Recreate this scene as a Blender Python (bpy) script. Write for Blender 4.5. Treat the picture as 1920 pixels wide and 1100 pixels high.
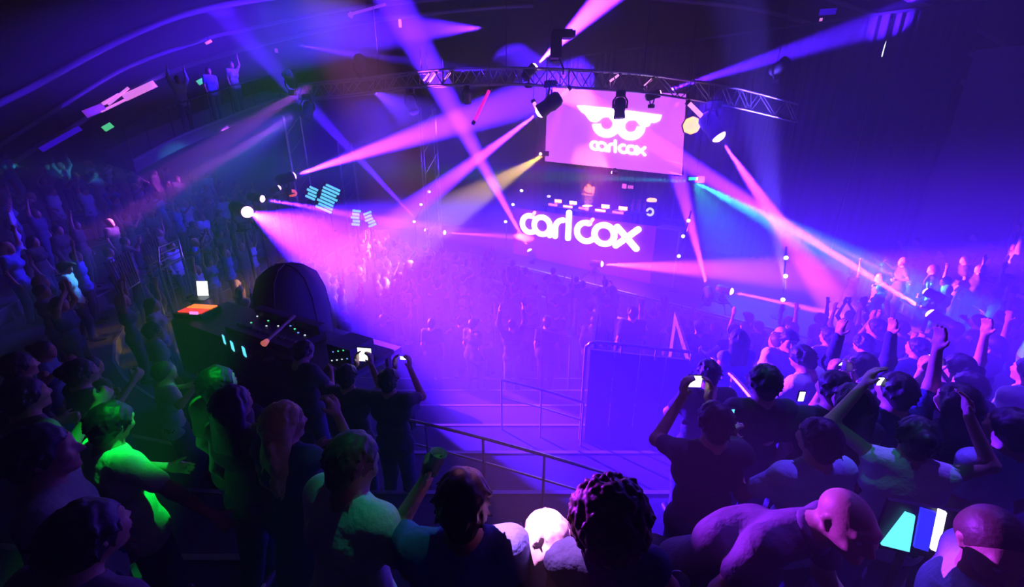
import bpy, math, random
import numpy as np
from mathutils import Vector, Matrix
random.seed(7)
rng = np.random.default_rng(7)
PI = math.pi
scene = bpy.context.scene
col = scene.collection
for o in list(bpy.data.objects):
    bpy.data.objects.remove(o)

# ------------------------------------------------------------------ camera
EYE = Vector((0.0, 0.0, 5.5))
F = 800.0                       # focal length in pixels of the 1920 x 1100 frame
PITCH = math.radians(20)
cam = bpy.data.cameras.new('camera')
cam.lens = 36.0 * F / 1920.0
cam.sensor_width = 36.0
cam.clip_start = 0.05
cam.clip_end = 200
camo = bpy.data.objects.new('camera', cam)
camo.location = EYE
camo.rotation_euler = (PI / 2 - PITCH, 0, 0)
col.objects.link(camo)
scene.camera = camo


def ray(px, py):
    r, u = (px - 960) / F, -(py - 550) / F
    return Vector((r, math.cos(PITCH) + u * math.sin(PITCH), -math.sin(PITCH) + u * math.cos(PITCH)))


def P(px, py, d):
    return EYE + ray(px, py) * d


def hit(px, py, p0, n):
    d = ray(px, py)
    return EYE + d * ((p0 - EYE).dot(n) / d.dot(n))


def at_z(px, py, z):
    d = ray(px, py)
    return EYE + d * ((z - EYE.z) / d.z)


# ------------------------------------------------------------------ haze, exposure
world = bpy.data.worlds.new('hall air')
scene.world = world
world.use_nodes = True
wn = world.node_tree
wn.nodes.clear()
wo = wn.nodes.new('ShaderNodeOutputWorld')
wb = wn.nodes.new('ShaderNodeBackground')
wb.inputs['Color'].default_value = (0, 0, 0, 1)
wb.inputs['Strength'].default_value = 0
vs = wn.nodes.new('ShaderNodeVolumeScatter')     # stage haze, even through the whole hall
HAZE = 0.036
vs.inputs['Color'].default_value = (1, 1, 1, 1)
vs.inputs['Density'].default_value = HAZE
vs.inputs['Anisotropy'].default_value = 0.0
wn.links.new(wb.outputs[0], wo.inputs['Surface'])
wn.links.new(vs.outputs[0], wo.inputs['Volume'])
scene.view_settings.view_transform = 'Standard'
scene.view_settings.look = 'None'
scene.view_settings.exposure = 0.0
scene.view_settings.gamma = 1.0
scene.view_settings.use_curve_mapping = False
cy = scene.cycles
cy.use_denoising = True
cy.denoiser = 'OPENIMAGEDENOISE'
cy.max_bounces = 3
cy.diffuse_bounces = 1
cy.glossy_bounces = 2
cy.transmission_bounces = 2
cy.transparent_max_bounces = 6
cy.volume_bounces = 0
cy.sample_clamp_indirect = 4
cy.caustics_reflective = False
cy.caustics_refractive = False
cy.use_light_tree = True

# ------------------------------------------------------------------ lights of the show
V = (0.065, 0.006, 1.0)         # violet discharge heads


def spot(name, a, b, power, half_deg, color=V, blend=0.5, radius=0.04):
    l = bpy.data.lights.new(name, 'SPOT')
    l.energy = power
    l.color = color
    l.spot_size = math.radians(half_deg * 2)
    l.spot_blend = blend
    l.shadow_soft_size = radius
    o = bpy.data.objects.new(name, l)
    o.location = a
    o.rotation_euler = (b - a).to_track_quat('-Z', 'Y').to_euler()
    col.objects.link(o)
    return o


K = 1000.0
# (source px, py, depth) (aim px, py, depth) power in kW, half angle, blend
BEAMS = [
    ((558, 327, 13.0), (860, 228, 17.0), 3600, 5.0, .8),
    ((530, 348, 13.5), (620, 300, 14.0), 120, 2.0, .8),
    ((500, 374, 12.5), (760, 420, 12.5), 1600, 2.8, .7),
    ((470, 400, 11.0), (930, 592, 7.6), 520, 18, .9),
    ((795, 427, 20.4), (640, 262, 18.0), 900, 2.6, .7),
    ((838, 436, 20.0), (1100, 452, 17.5), 2200, 2.6, .7),
    ((990, 464, 17.2), (860, 225, 16.0), 2200, 4.2, .7),
    ((1135, 495, 15.0), (1480, 512, 12.5), 1700, 6.5, .8),
    ((1325, 535, 12.9), (1266, 310, 17.0), 1900, 3.8, .7),
    ((1380, 548, 12.3), (1640, 606, 10.3), 2600, 2.4, .7),
    ((1732, 580, 9.0), (1440, 400, 11.5), 6000, 2.4, .7),
    ((1726, 541, 9.4), (1480, 420, 12.0), 1300, 1.6, .7),
    ((1352, 262, 13.2), (1475, 440, 12.5), 3600, 5.0, .7),
    ((1005, 215, 14.0), (800, 370, 16.0), 2600, 4.8, .8),
    ((1010, 118, 14.6), (1140, -10, 14.0), 4200, 8.5, .7),
    ((1245, 172, 14.0), (1530, 82, 14.0), 700, 4.2, .8),
    ((905, 53, 15.0), (770, 55, 15.0), 170, 12, .8),
    ((560, 84, 15.0), (760, 120, 15.0), 150, 4.0, .8),
    ((1142, 323, 16.0), (1000, 315, 16.5), 40, 4.0, .8),
]
LIGHT_AT = []
for (s, e, pw, ha, bl) in BEAMS:
    a, b = P(*s), P(*e)
    LIGHT_AT.append((a, b))
    spot('beam_light', a, b, pw * K, ha, V, bl)
# laser projector and the amber fan at the screen's corners
spot('laser_light', P(1300, 340, 14.5), P(1130, 334, 14.5), 50 * K, 2.6, (.02, .45, .6), .8)
spot('laser_light', P(1300, 340, 14.5), P(1560, 470, 11.5), 190 * K, 5.0, (.03, .30, 1.0), .9)
spot('laser_light', P(1300, 340, 14.5), P(1360, 440, 13.5), 2.5 * K, 24, (.0, .8, .25), .9)
spot('laser_light', P(1296, 337, 14.5), P(1400, 395, 14.0), 25 * K, 6, (.0, 1.0, .1), .9)
spot('amber_light', P(1020, 290, 16.0), P(930, 345, 15.0), 35 * K, 9, (1.0, .55, .08), .6)
# green laser light picking out near people, from an unseen point above the frame
GL = Vector((.6, 3.4, 9.6))
for q, pw, ha in (((250, 880, 2.75), 6.0, 3.6), ((112, 872, 2.8), 2.0, 1.4), ((650, 870, 2.2), .28, 4.0), ((750, 980, 1.8), .28, 4.0), ((322, 700, 4.6), 1.0, 1.8),
                  ((1665, 860, 2.4), .22, 3.4), ((1440, 730, 3.0), .3, 3.5), ((130, 590, 6.0), .5, 4.0)):
    spot('green_light', GL, P(*q), pw * K, ha, (.0, 1.0, .06) if q[0] < 500 else (.0, .8, .42), .6)
# wash heads of the truss and left stand, with added fills on people
spot('wash_fill_light', P(1040, 175, 14.0), P(1000, 760, 6.0), 7 * K, 36, (.03, .002, 1.0), .9, .1)
spot('wash_fill_light', P(1320, 190, 13.0), P(1500, 720, 6.0), 5 * K, 30, (.05, .004, 1.0), .9, .1)
spot('wash_fill_light', P(760, 180, 15.0), P(560, 420, 14.0), 6 * K, 50, (.03, .002, 1.0), .9, .1)
spot('wash_fill_light', P(560, 212, 14.0), P(170, 430, 11.0), 7 * K, 22, (.08, .02, 1.0), .9, .1)
spot('wash_fill_light', P(560, 212, 14.0), P(372, 325, 13.0), 50 * K, 3.0, (.7, .12, 1.0), .7, .1)
spot('wash_fill_light', P(560, 212, 14.0), P(160, 500, 9.0), 12 * K, 3.0, (.1, .5, 1.0), .7, .1)
spot('wash_fill_light', Vector((-2.2, 3.6, 9.2)), P(1026, 1022, 1.6), 18 * K, 2.4, (1, .30, .9), .6)  # added fill on the white hair from above the frame, no fixture there
spot('wash_fill_light', P(475, 392, 11.0), P(1095, 950, 1.5), 60 * K, 1.0, (.35, .02, 1), .6)  # added rim light on the afro, hidden in the pink lamp's glare
spot('wash_fill_light', Vector((3.2, 4.4, 9.4)), P(1740, 840, 2.6), 2.4 * K, 22, (.12, .04, 1), .9)  # added fill over the right near people, from an unseen point overhead
spot('wash_fill_light', P(475, 392, 11.0), P(1572, 990, 1.5), 60 * K, 1.8, (.32, .03, 1), .6)  # added fill on the bald man, set beside the glaring pink lamp
spot('wash_fill_light', P(700, 172, 15.0), P(1700, 760, 4.0), 26 * K, 9.0, (.10, .02, 1.0), .8)
spot('wash_fill_light', P(1120, 178, 14.0), P(1130, 505, 14.4), 16 * K, 16, (.6, .02, .55), .9, .1)
spot('wash_fill_light', P(1060, 182, 14.0), P(940, 480, 18), 6 * K, 12, (.6, .02, .55), .9, .1)
spot('wash_fill_light', P(600, 150, 15.0), P(440, 252, 16.0), 30 * K, 5.0, (.5, .06, 1.0), .7, .1)
spot('truss_fill_light', P(1473, 545, 11.6), P(1420, 190, 13.3), 60 * K, 7, (.12, .06, 1.0), .8)  # added spot brightening the right truss end, no lamp of its own
spot('truss_fill_light', P(985, 455, 17.0), P(812, 148, 15.0), 160 * K, 3.0, (.5, .05, 1.0), .7)  # added pink spot to brighten the left truss bay
spot('wall_light', P(1775, 545, 13.2), P(1745, 430, 14.6), 1.6 * K, 34, (.04, .01, 1.0), .9)
spot('table_light', P(1100, 398, 15.4), P(1106, 346, 17.0), 2.6 * K, 14, (1.0, .28, .03), .6)
# ------------------------------------------------------------------ helpers
def mat(name, base, rough=.7, metal=0.0, emit=None, es=0.0, noise=0.0, nscale=20.0, spec=.3, bump=.25, bd=.01):
    m = bpy.data.materials.new(name)
    m.use_nodes = True
    nt = m.node_tree
    b = nt.nodes['Principled BSDF']
    b.inputs['Base Color'].default_value = (*base, 1)
    b.inputs['Roughness'].default_value = rough
    b.inputs['Metallic'].default_value = metal
    b.inputs['Specular IOR Level'].default_value = spec
    if emit:
        b.inputs['Emission Color'].default_value = (*emit, 1)
        b.inputs['Emission Strength'].default_value = es
    if noise > 0:
        tc = nt.nodes.new('ShaderNodeTexCoord')
        n = nt.nodes.new('ShaderNodeTexNoise')
        n.inputs['Scale'].default_value = nscale
        n.inputs['Detail'].default_value = 4
        r = nt.nodes.new('ShaderNodeMix')
        r.data_type = 'RGBA'
        r.inputs['A'].default_value = (*[c * (1 - noise) for c in base], 1)
        r.inputs['B'].default_value = (*[min(1, c * (1 + noise)) for c in base], 1)
        nt.links.new(tc.outputs['Object'], n.inputs['Vector'])
        nt.links.new(n.outputs['Fac'], r.inputs['Factor'])
        nt.links.new(r.outputs['Result'], b.inputs['Base Color'])
        bp = nt.nodes.new('ShaderNodeBump')
        bp.inputs['Strength'].default_value = bump
        bp.inputs['Distance'].default_value = bd
        nt.links.new(n.outputs['Fac'], bp.inputs['Height'])
        nt.links.new(bp.outputs['Normal'], b.inputs['Normal'])
    return m


M = {
    'floor': mat('dark scuffed hall floor', (.05, .05, .055), .55, noise=.35, nscale=3),
    'step': mat('charcoal carpeted step', (.04, .04, .045), .85, noise=.3, nscale=30),
    'nosing': mat('worn aluminium step nosing', (.35, .35, .37), .4, .6),
    'wall': mat('matt black acoustic wall', (.025, .025, .03), .9, noise=.3, nscale=8),
    'panelwall': mat('painted side wall', (.16, .16, .18), .8, noise=.15, nscale=4),
    'ceiling': mat('black roof lining', (.008, .008, .01), .95, noise=.3, nscale=6, spec=.05),
    'rib': mat('painted steel rib', (.3, .3, .33), .4, .4),
    'truss': mat('brushed aluminium truss', (.5, .5, .55), .35, .7),
    'black': mat('black powder coat', (.02, .02, .022), .45, .2),
    'rubber': mat('black rubber', (.015, .015, .016), .7),
    'curtain': mat('black velvet curtain', (.045, .045, .055), .95, noise=.2, nscale=40),
    'deck': mat('black stage deck', (.04, .04, .045), .35, noise=.3, nscale=5),
    'rail': mat('galvanised steel rail', (.45, .45, .48), .35, .7),
    'lens': mat('lit lens', (.9, .8, .9), .3, emit=(.95, .35, 1.0), es=14),
    'lens_dim': mat('glass lens', (.08, .08, .12), .1, spec=.8),
    'whitelit': mat('lit white screen', (.8, .8, .8), .4, emit=(.85, .9, 1.0), es=3.0),
    'cyanlit': mat('lit pale cyan panel', (.5, .8, .9), .4, emit=(.12, .75, .95), es=1.5),
    'cloth_dark': mat('dark drape cloth', (.05, .05, .07), .9, noise=.2, nscale=30),
}


def mesh_obj(name, verts, faces, m, parent=None, smooth=False):
    me = bpy.data.meshes.new(name)
    me.from_pydata([tuple(v) for v in verts], [], faces)
    me.update()
    if smooth:
        me.polygons.foreach_set('use_smooth', [True] * len(me.polygons))
    o = bpy.data.objects.new(name, me)
    if m is not None:
        me.materials.append(m)
    col.objects.link(o)
    if parent is not None:
        o.parent = parent
    return o


def tag(o, label=None, cat=None, group=None, kind=None):
    if label:
        o['label'] = label
    if cat:
        o['category'] = cat
    if group:
        o['group'] = group
    if kind:
        o['kind'] = kind
    return o


def empty(name, loc, rz=0.0, label=None, cat=None, group=None):
    o = bpy.data.objects.new(name, None)
    o.location = loc
    o.rotation_euler = (0, 0, rz)
    o.empty_display_size = .1
    col.objects.link(o)
    return tag(o, label, cat, group)


def copy_tree(o, parent=None):
    c = o.copy()
    for k in ('label', 'group'):
        if parent is None and k in c.keys():
            del c[k]
    col.objects.link(c)
    if parent is not None:
        c.parent = parent
    for ch in list(o.children):
        copy_tree(ch, c)
    return c


class MB:
    """collects simple solids, then builds them as one mesh"""
    def __init__(s):
        s.v, s.f = [], []

    def add(s, vs_, fs_):
        b = len(s.v)
        s.v += [tuple(v) for v in vs_]
        s.f += [tuple(b + i for i in f) for f in fs_]
        return s

    def box(s, c, size, mt=None):
        cx, cy_, cz = c
        x, y, z = size[0] / 2, size[1] / 2, size[2] / 2
        vs_ = [Vector((cx + i * x, cy_ + j * y, cz + k * z)) for i in (-1, 1) for j in (-1, 1) for k in (-1, 1)]
        if mt is not None:
            vs_ = [mt @ v for v in vs_]
        return s.add(vs_, [(0, 1, 3, 2), (4, 6, 7, 5), (0, 4, 5, 1), (2, 3, 7, 6), (0, 2, 6, 4), (1, 5, 7, 3)])

    def beam(s, a, b, w, h=None, up=Vector((0, 0, 1))):
        a, b = Vector(a), Vector(b)
        h = w if h is None else h
        d = (b - a).normalized()
        sd = d.cross(up)
        if sd.length < 1e-4:
            sd = d.cross(Vector((1, 0, 0)))
        sd.normalize()
        u = sd.cross(d)
        vs_ = [p + sd * i * w / 2 + u * j * h / 2 for p in (a, b) for i in (-1, 1) for j in (-1, 1)]
        return s.add(vs_, [(0, 1, 3, 2), (4, 6, 7, 5), (0, 4, 5, 1), (2, 3, 7, 6), (0, 2, 6, 4), (1, 5, 7, 3)])

    def tube(s, pts, r, n=8, closed=False, r2=None):
        pts = [Vector(p) for p in pts]
        N = len(pts)
        b = len(s.v)
        ref = None
        for i, p in enumerate(pts):
            t = (pts[(i + 1) % N] - pts[i - 1]) if closed else (pts[min(i + 1, N - 1)] - pts[max(i - 1, 0)])
            t.normalize()
            if ref is None:
                ref = t.orthogonal().normalized()
            ref = (ref - t * ref.dot(t)).normalized()
            q = t.cross(ref)
            rr = r if r2 is None else r + (r2 - r) * i / max(1, N - 1)
            for k in range(n):
                a = 2 * PI * k / n
                s.v.append(tuple(p + (ref * math.cos(a) + q * math.sin(a)) * rr))
        for i in range(N if closed else N - 1):
            j = (i + 1) % N
            for k in range(n):
                s.f.append((b + i * n + k, b + i * n + (k + 1) % n, b + j * n + (k + 1) % n, b + j * n + k))
        if not closed:
            s.f.append(tuple(b + k for k in range(n))[::-1])
            s.f.append(tuple(b + (N - 1) * n + k for k in range(n)))
        return s

    def lathe(s, prof, mt=None, n=16):
        """prof: (r, z) pairs, around z"""
        b = len(s.v)
        mt = mt or Matrix()
        for (r, z) in prof:
            for k in range(n):
                a = 2 * PI * k / n
                s.v.append(tuple(mt @ Vector((r * math.cos(a), r * math.sin(a), z))))
        for i in range(len(prof) - 1):
            for k in range(n):
                s.f.append((b + i * n + k, b + i * n + (k + 1) % n, b + (i + 1) * n + (k + 1) % n, b + (i + 1) * n + k))
        s.f.append(tuple(b + k for k in range(n))[::-1])
        s.f.append(tuple(b + (len(prof) - 1) * n + k for k in range(n)))
        return s

    def build(s, name, m, parent=None, smooth=False):
        return mesh_obj(name, s.v, s.f, m, parent, smooth)


def aim(p, d, up=Vector((0, 0, 1))):
    """matrix whose z axis points along d, placed at p"""
    return Matrix.Translation(p) @ Vector(d).to_track_quat('Z', 'Y').to_matrix().to_4x4()


def smooth_path(pts, n=8):
    """Catmull-Rom through points"""
    pts = [Vector(p) for p in pts]
    out = []
    for i in range(len(pts) - 1):
        p0, p1, p2, p3 = pts[max(i - 1, 0)], pts[i], pts[i + 1], pts[min(i + 2, len(pts) - 1)]
        for k in range(n):
            t = k / n
            out.append(.5 * ((2 * p1) + (p2 - p0) * t + (2 * p0 - 5 * p1 + 4 * p2 - p3) * t * t + (3 * p1 - p0 - 3 * p2 + p3) * t ** 3))
    out.append(pts[-1])
    return out


# ------------------------------------------------------------------ the hall
BX0, BX1, BY0, BY1, BR = -7.0, 9.5, 8.5, 26.0, 4.0      # flat floor, rounded corners at the front
STEP_H, STEP_W = .333, 1.0


def out_of_floor(x, y):
    """distance from the flat floor's edge (>0 on the stands)"""
    cx, hy = (BX0 + BX1) / 2, (BX1 - BX0) / 2
    qx = abs(x - cx) - (hy - BR)
    qy = (BY0 + BR) - y
    return math.hypot(max(qx, 0), max(qy, 0)) + min(max(qx, qy), 0) - BR


def floor_z(x, y):
    s = out_of_floor(x, y)
    return 0.0 if s <= 0 else STEP_H * math.ceil(s / STEP_W)


def ring(s, yl, yr, n=10):
    """edge line of the stands at distance s, from the left end round the front to the right end"""
    x0, x1, y0, r = BX0 - s, BX1 + s, BY0 - s, BR + s
    pts = [(x0, yl)]
    for k in range(n + 1):
        a = PI + (PI / 2) * k / n
        pts.append((x0 + r + r * math.cos(a), y0 + r + r * math.sin(a)))
    for k in range(n + 1):
        a = 1.5 * PI + (PI / 2) * k / n
        pts.append((x1 - r + r * math.cos(a), y0 + r + r * math.sin(a)))
    pts.append((x1, yr))
    return pts


mb = MB().box((2, 8, -.1), (70, 60, .2))
tag(mb.build('floor', M['floor']), kind='structure')
for i in range(1, 17):
    a, b = ring((i - 1) * STEP_W, 22, 12.5), ring(17.0, 22, 12.5)
    z0, z1 = STEP_H * (i - 1), STEP_H * i
    n = len(a)
    b = ring(i * STEP_W, 22, 12.5)
    vs_, fs_ = [], []
    for (p, z) in ((a, z0), (a, z1), (b, z1), (b, z0)):
        vs_ += [(x, y, z) for x, y in p]
    for k in range(n - 1):
        for j in range(4):
            j2 = (j + 1) % 4
            fs_.append((j * n + k, j * n + k + 1, j2 * n + k + 1, j2 * n + k))
    fs_ += [(0, n, 2 * n, 3 * n), (n - 1, 2 * n - 1, 3 * n - 1, 4 * n - 1)]
    t = mesh_obj('floor_tier', vs_, fs_, M['step'])
    tag(t, kind='structure')
    ns = MB()
    for k in range(n - 1):
        ns.beam((*a[k], z1 + .004), (*a[k + 1], z1 + .004), .05, .012)
    ns.build('nosing', M['nosing'], t)

# dome over the hall and the drum wall under it
DC, DR = Vector((1.0, 10.0, 4.6)), Vector((21.0, 19.0, 7.2))


def dome_hit(px, py, shrink=1.0):
    d = ray(px, py)
    o = EYE - DC
    A = sum((d[i] / (DR[i] * shrink)) ** 2 for i in range(3))
    B = 2 * sum(o[i] * d[i] / (DR[i] * shrink) ** 2 for i in range(3))
    C = sum((o[i] / (DR[i] * shrink)) ** 2 for i in range(3)) - 1
    t = (-B + math.sqrt(B * B - 4 * A * C)) / (2 * A)
    return EYE + d * t


vs_, fs_ = [], []
NU, NV = 72, 14
for j in range(NV + 1):
    ph = (PI / 2) * j / NV * .995
    for i in range(NU):
        th = 2 * PI * i / NU
        vs_.append((DC.x + DR.x * math.cos(ph) * math.cos(th), DC.y + DR.y * math.cos(ph) * math.sin(th), DC.z + DR.z * math.sin(ph)))
for j in range(NV):
    for i in range(NU):
        fs_.append((j * NU + i, j * NU + (i + 1) % NU, (j + 1) * NU + (i + 1) % NU, (j + 1) * NU + i))
fs_.append(tuple(NV * NU + i for i in range(NU)))
tag(mesh_obj('ceiling', vs_, fs_, M['ceiling'], smooth=True), kind='structure')
vs_ = []
for z in (0, DC.z):
    for i in range(NU):
        th = 2 * PI * i / NU
        vs_.append((DC.x + DR.x * math.cos(th), DC.y + DR.y * math.sin(th), z))
fs_ = [(i, (i + 1) % NU, NU + (i + 1) % NU, NU + i) for i in range(NU)]
tag(mesh_obj('wall_round', vs_, fs_, M['wall']), kind='structure')

# stage frame: U runs along the stage front (towards the picture's right, nearer), N into the stage
U = Vector((.752, -.659, 0)).normalized()
N = Vector((.659, .752, 0)).normalized()
S0 = Vector((3.3, 14.6, 0))       # a point on the stage's front edge
STAGE_Z = 0.62


def S(u, n, z):
    return S0 + U * u + N * n + Vector((0, 0, z))
# ------------------------------------------------------------------ stage, curtains, side wall
mb = MB()
q = [S(-6.9, -.5, 0), S(6.6, -.5, 0), S(6.6, 6.9, 0), S(-6.9, 6.9, 0)]
vs_ = [Vector((p.x, p.y, z)) for z in (0, STAGE_Z) for p in q]
fs_ = [(3, 2, 1, 0), (4, 5, 6, 7), (0, 1, 5, 4), (1, 2, 6, 5), (2, 3, 7, 6), (3, 0, 4, 7)]
stage = mesh_obj('floor_stage', vs_, fs_, M['deck'])
tag(stage, kind='structure')
m_fascia = mat('scuffed pink-grey stage fascia board', (.55, .42, .5), .5, noise=.5, nscale=14)
for i in range(12):
    b = MB()
    u0 = -6.88 + i * 1.123
    c = [S(u0, -.53, .04), S(u0 + 1.09, -.53, .04), S(u0 + 1.09, -.53, STAGE_Z - .05), S(u0, -.53, STAGE_Z - .05)]
    c += [p + N * .028 for p in c]
    b.add(c, [(0, 1, 2, 3), (7, 6, 5, 4), (0, 4, 5, 1), (1, 5, 6, 2), (2, 6, 7, 3), (3, 7, 4, 0)])
    b.build('panel', m_fascia, stage)

cmb = []
wall_pt = hit(1722, 400, S(0, 7, 0), N)
UR = (wall_pt - S(0, 7, 0)).dot(U)
cu0 = -9.0
ncur = 8
cw = (UR - cu0) / ncur
for c in range(ncur):
    vs_, fs_ = [], []
    n = 64
    for i in range(n + 1):
        t = i / n
        u = cu0 + (c + t * .985) * cw
        d = .09 * math.sin(t * 2 * PI * 7 + c) + .04 * math.sin(t * 2 * PI * 13 + 2 * c) + .1 * math.sin(t * 5 + c * 2)
        for z, k in ((.02 if u > 6.4 else STAGE_Z + .01, 1.25), (3, 1.1), (6, .9), (9.3, .5)):
            vs_.append(S(u, 7.2 + d * k, z))
    for i in range(n):
        for j in range(3):
            fs_.append((i * 4 + j, i * 4 + j + 1, (i + 1) * 4 + j + 1, (i + 1) * 4 + j))
    o = mesh_obj('stage_curtain', vs_, fs_, M['curtain'], smooth=True)
    sm = o.modifiers.new('thick', 'SOLIDIFY')
    sm.thickness = .02
    side = ['farthest to the left, beyond the left speakers', 'behind the left end of the stage', 'left of the projection screen', 'behind the disc jockey and screen',
            'just right of the screen edge', 'behind the right end of the truss', 'second from the side wall', 'next to the blue lit side wall'][c]
    tag(o, 'tall dark pleated curtain panel ' + side, 'curtain', 'pleated curtains behind the stage')
cr = MB().beam(S(cu0, 7.2, 9.34), S(UR, 7.2, 9.34), .08).build('curtain_rail', M['black'])
tag(cr, 'long black rail carrying the pleated curtains behind the stage', 'rail')
for k in range(5):
    MB().tube([S(cu0 + 1 + k * (UR - cu0 - 2) / 4, 7.2, 9.35), S(cu0 + 1 + k * (UR - cu0 - 2) / 4, 7.2, 11.2)], .015, 6).build('hanger', M['black'], cr)
# side wall right of the curtains
A0 = S(UR + .1, 7.1, 0)
B0 = P(2080, 470, 12.0)
B0.z = 0
d = (B0 - A0)
vs_ = [A0, B0, B0 + Vector((0, 0, 8)), A0 + Vector((0, 0, 8))]
nn = d.normalized().cross(Vector((0, 0, 1))) * -.2
vs_ += [v + nn for v in vs_]
sw = mesh_obj('wall_side', vs_, [(0, 1, 2, 3), (7, 6, 5, 4), (0, 4, 5, 1), (1, 5, 6, 2), (2, 6, 7, 3), (3, 7, 4, 0)], M['panelwall'])
tag(sw, kind='structure')
print('curtain UR', UR, 'A0', A0, 'B0', B0)

# ------------------------------------------------------------------ projection screen with its winged mark
SCR_N = 3.2
sp = S(0, SCR_N, 0)
def onscreen(px, py, off=0.0):
    return hit(px, py, sp, N) - N * off
cs = [onscreen(1022, 302), onscreen(1278, 329), onscreen(1286, 176), onscreen(1027, 163)]
m_scr = mat('lit projection cloth', (.6, .5, .65), .8, emit=(.50, .065, .92), es=2.1)
nt = m_scr.node_tree
pb = nt.nodes['Principled BSDF']
tc = nt.nodes.new('ShaderNodeTexCoord')
gr = nt.nodes.new('ShaderNodeTexNoise')
gr.inputs['Scale'].default_value = .35
mx = nt.nodes.new('ShaderNodeMix')
mx.data_type = 'RGBA'
mx.inputs['A'].default_value = (.30, .035, .80, 1)
mx.inputs['B'].default_value = (.85, .13, 1.0, 1)
nt.links.new(tc.outputs['Object'], gr.inputs['Vector'])
nt.links.new(gr.outputs['Fac'], mx.inputs['Factor'])
nt.links.new(mx.outputs['Result'], pb.inputs['Emission Color'])
scr = empty('projection_screen', (cs[0] + cs[1]) / 2, 0, 'large violet projection screen with white winged mark above the stage', 'screen')
def local(o, pts):
    return [p - o.location for p in pts]
front = local(scr, cs)
back = [v + N * .03 for v in front]
mesh_obj('cloth', front + back, [(0, 1, 2, 3), (7, 6, 5, 4), (0, 4, 5, 1), (1, 5, 6, 2), (2, 6, 7, 3), (3, 7, 4, 0)], m_scr, scr)
b = MB()
for i in range(4):
    b.beam(back[i] + N * .03, back[(i + 1) % 4] + N * .03, .07)
b.build('frame', M['black'], scr)
for f in (front[2], front[3]):
    MB().tube([f + N * .04, f + N * .04 + Vector((0, 0, 2.6))], .012, 6).build('cable', M['black'], scr)
m_white = mat('projected white light', (.9, .9, .9), .8, emit=(1, .93, 1), es=5.5)


def extrude_poly(name, poly, m, parent, d=.012):
    n = len(poly)
    vs2 = poly + [p + N * d for p in poly]
    return mesh_obj(name, vs2, [tuple(range(n)), tuple(range(2 * n - 1, n - 1, -1))] + [(i, (i + 1) % n, n + (i + 1) % n, n + i) for i in range(n)], m, parent)


def px_poly(pts, off=.03):
    return local(scr, [onscreen(x, y, off) for x, y in pts])

wingL = [(1082, 198), (1098, 198), (1122, 201), (1146, 203), (1160, 211), (1162, 224), (1150, 222), (1140, 219), (1130, 220), (1124, 226), (1117, 229), (1108, 227), (1104, 223), (1097, 213), (1091, 210)]
wingR = [(1162, 211), (1176, 207), (1205, 211), (1241, 216), (1237, 226), (1227, 230), (1221, 229), (1217, 236), (1208, 238), (1200, 234), (1192, 225), (1182, 225), (1172, 228), (1162, 234)]
extrude_poly('wing', px_poly(wingL), m_white, scr)
extrude_poly('wing', px_poly(wingR), m_white, scr)


def arc_band(cx, cy_, ri, ro, a0, a1, n=24):
    """pixel-space ring sector, angles in degrees, y down"""
    pts = [(cx + ro * math.cos(math.radians(a0 + (a1 - a0) * i / n)), cy_ + ro * .95 * math.sin(math.radians(a0 + (a1 - a0) * i / n))) for i in range(n + 1)]
    pts += [(cx + ri * math.cos(math.radians(a1 + (a0 - a1) * i / n)), cy_ + ri * .95 * math.sin(math.radians(a1 + (a0 - a1) * i / n))) for i in range(n + 1)]
    return pts


def band(name, parent, cx, cy_, ri, ro, a0, a1, m=None, f=px_poly, n=24):
    pts = f(arc_band(cx, cy_, ri, ro, a0, a1, n))
    k = n + 1
    vs2 = pts + [p + N * .012 for p in pts]
    T = 2 * k
    fs2 = []
    for i in range(n):
        a, b_, c, d_ = i, i + 1, T - 2 - i, T - 1 - i
        fs2 += [(a, b_, c, d_), (a + T, d_ + T, c + T, b_ + T), (a, a + T, b_ + T, b_), (d_, c, c + T, d_ + T)]
    return mesh_obj(name, vs2, fs2, m or m_white, parent)

band('ring', scr, 1138, 232, 11.5, 27, -62, 178)
band('ring', scr, 1183, 237, 11.5, 27, 2, 240)

# the seven letters as strokes in (u, z) units of one x-height
def glyph(ch):
    """list of strokes: each a list of points; x-height 1, y up"""
    def arc(cx, cy_, r, a0, a1, n=22):
        return [(cx + r * math.cos(math.radians(a0 + (a1 - a0) * i / n)), cy_ + r * math.sin(math.radians(a0 + (a1 - a0) * i / n))) for i in range(n + 1)]
    if ch == 'c':
        return [arc(.5, .5, .38, 75, 315)], .70
    if ch == 'a':
        return [arc(.5, .5, .38, 0, 360, 30), [(.88, .5), (.88, .12)]], 1.03
    if ch == 'r':
        return [[(.13, .12), (.13, .5)] + arc(.5, .5, .37, 180, 96, 10)], .55
    if ch == 'l':
        return [[(.13, .12), (.13, 1.22)]], .36
    if ch == 'o':
        return [arc(.5, .5, .38, 0, 360, 30)], .94
    if ch == 'x':
        return [[(.13, .13), (.87, .87)], [(.13, .87), (.87, .13)]], 1.0


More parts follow.
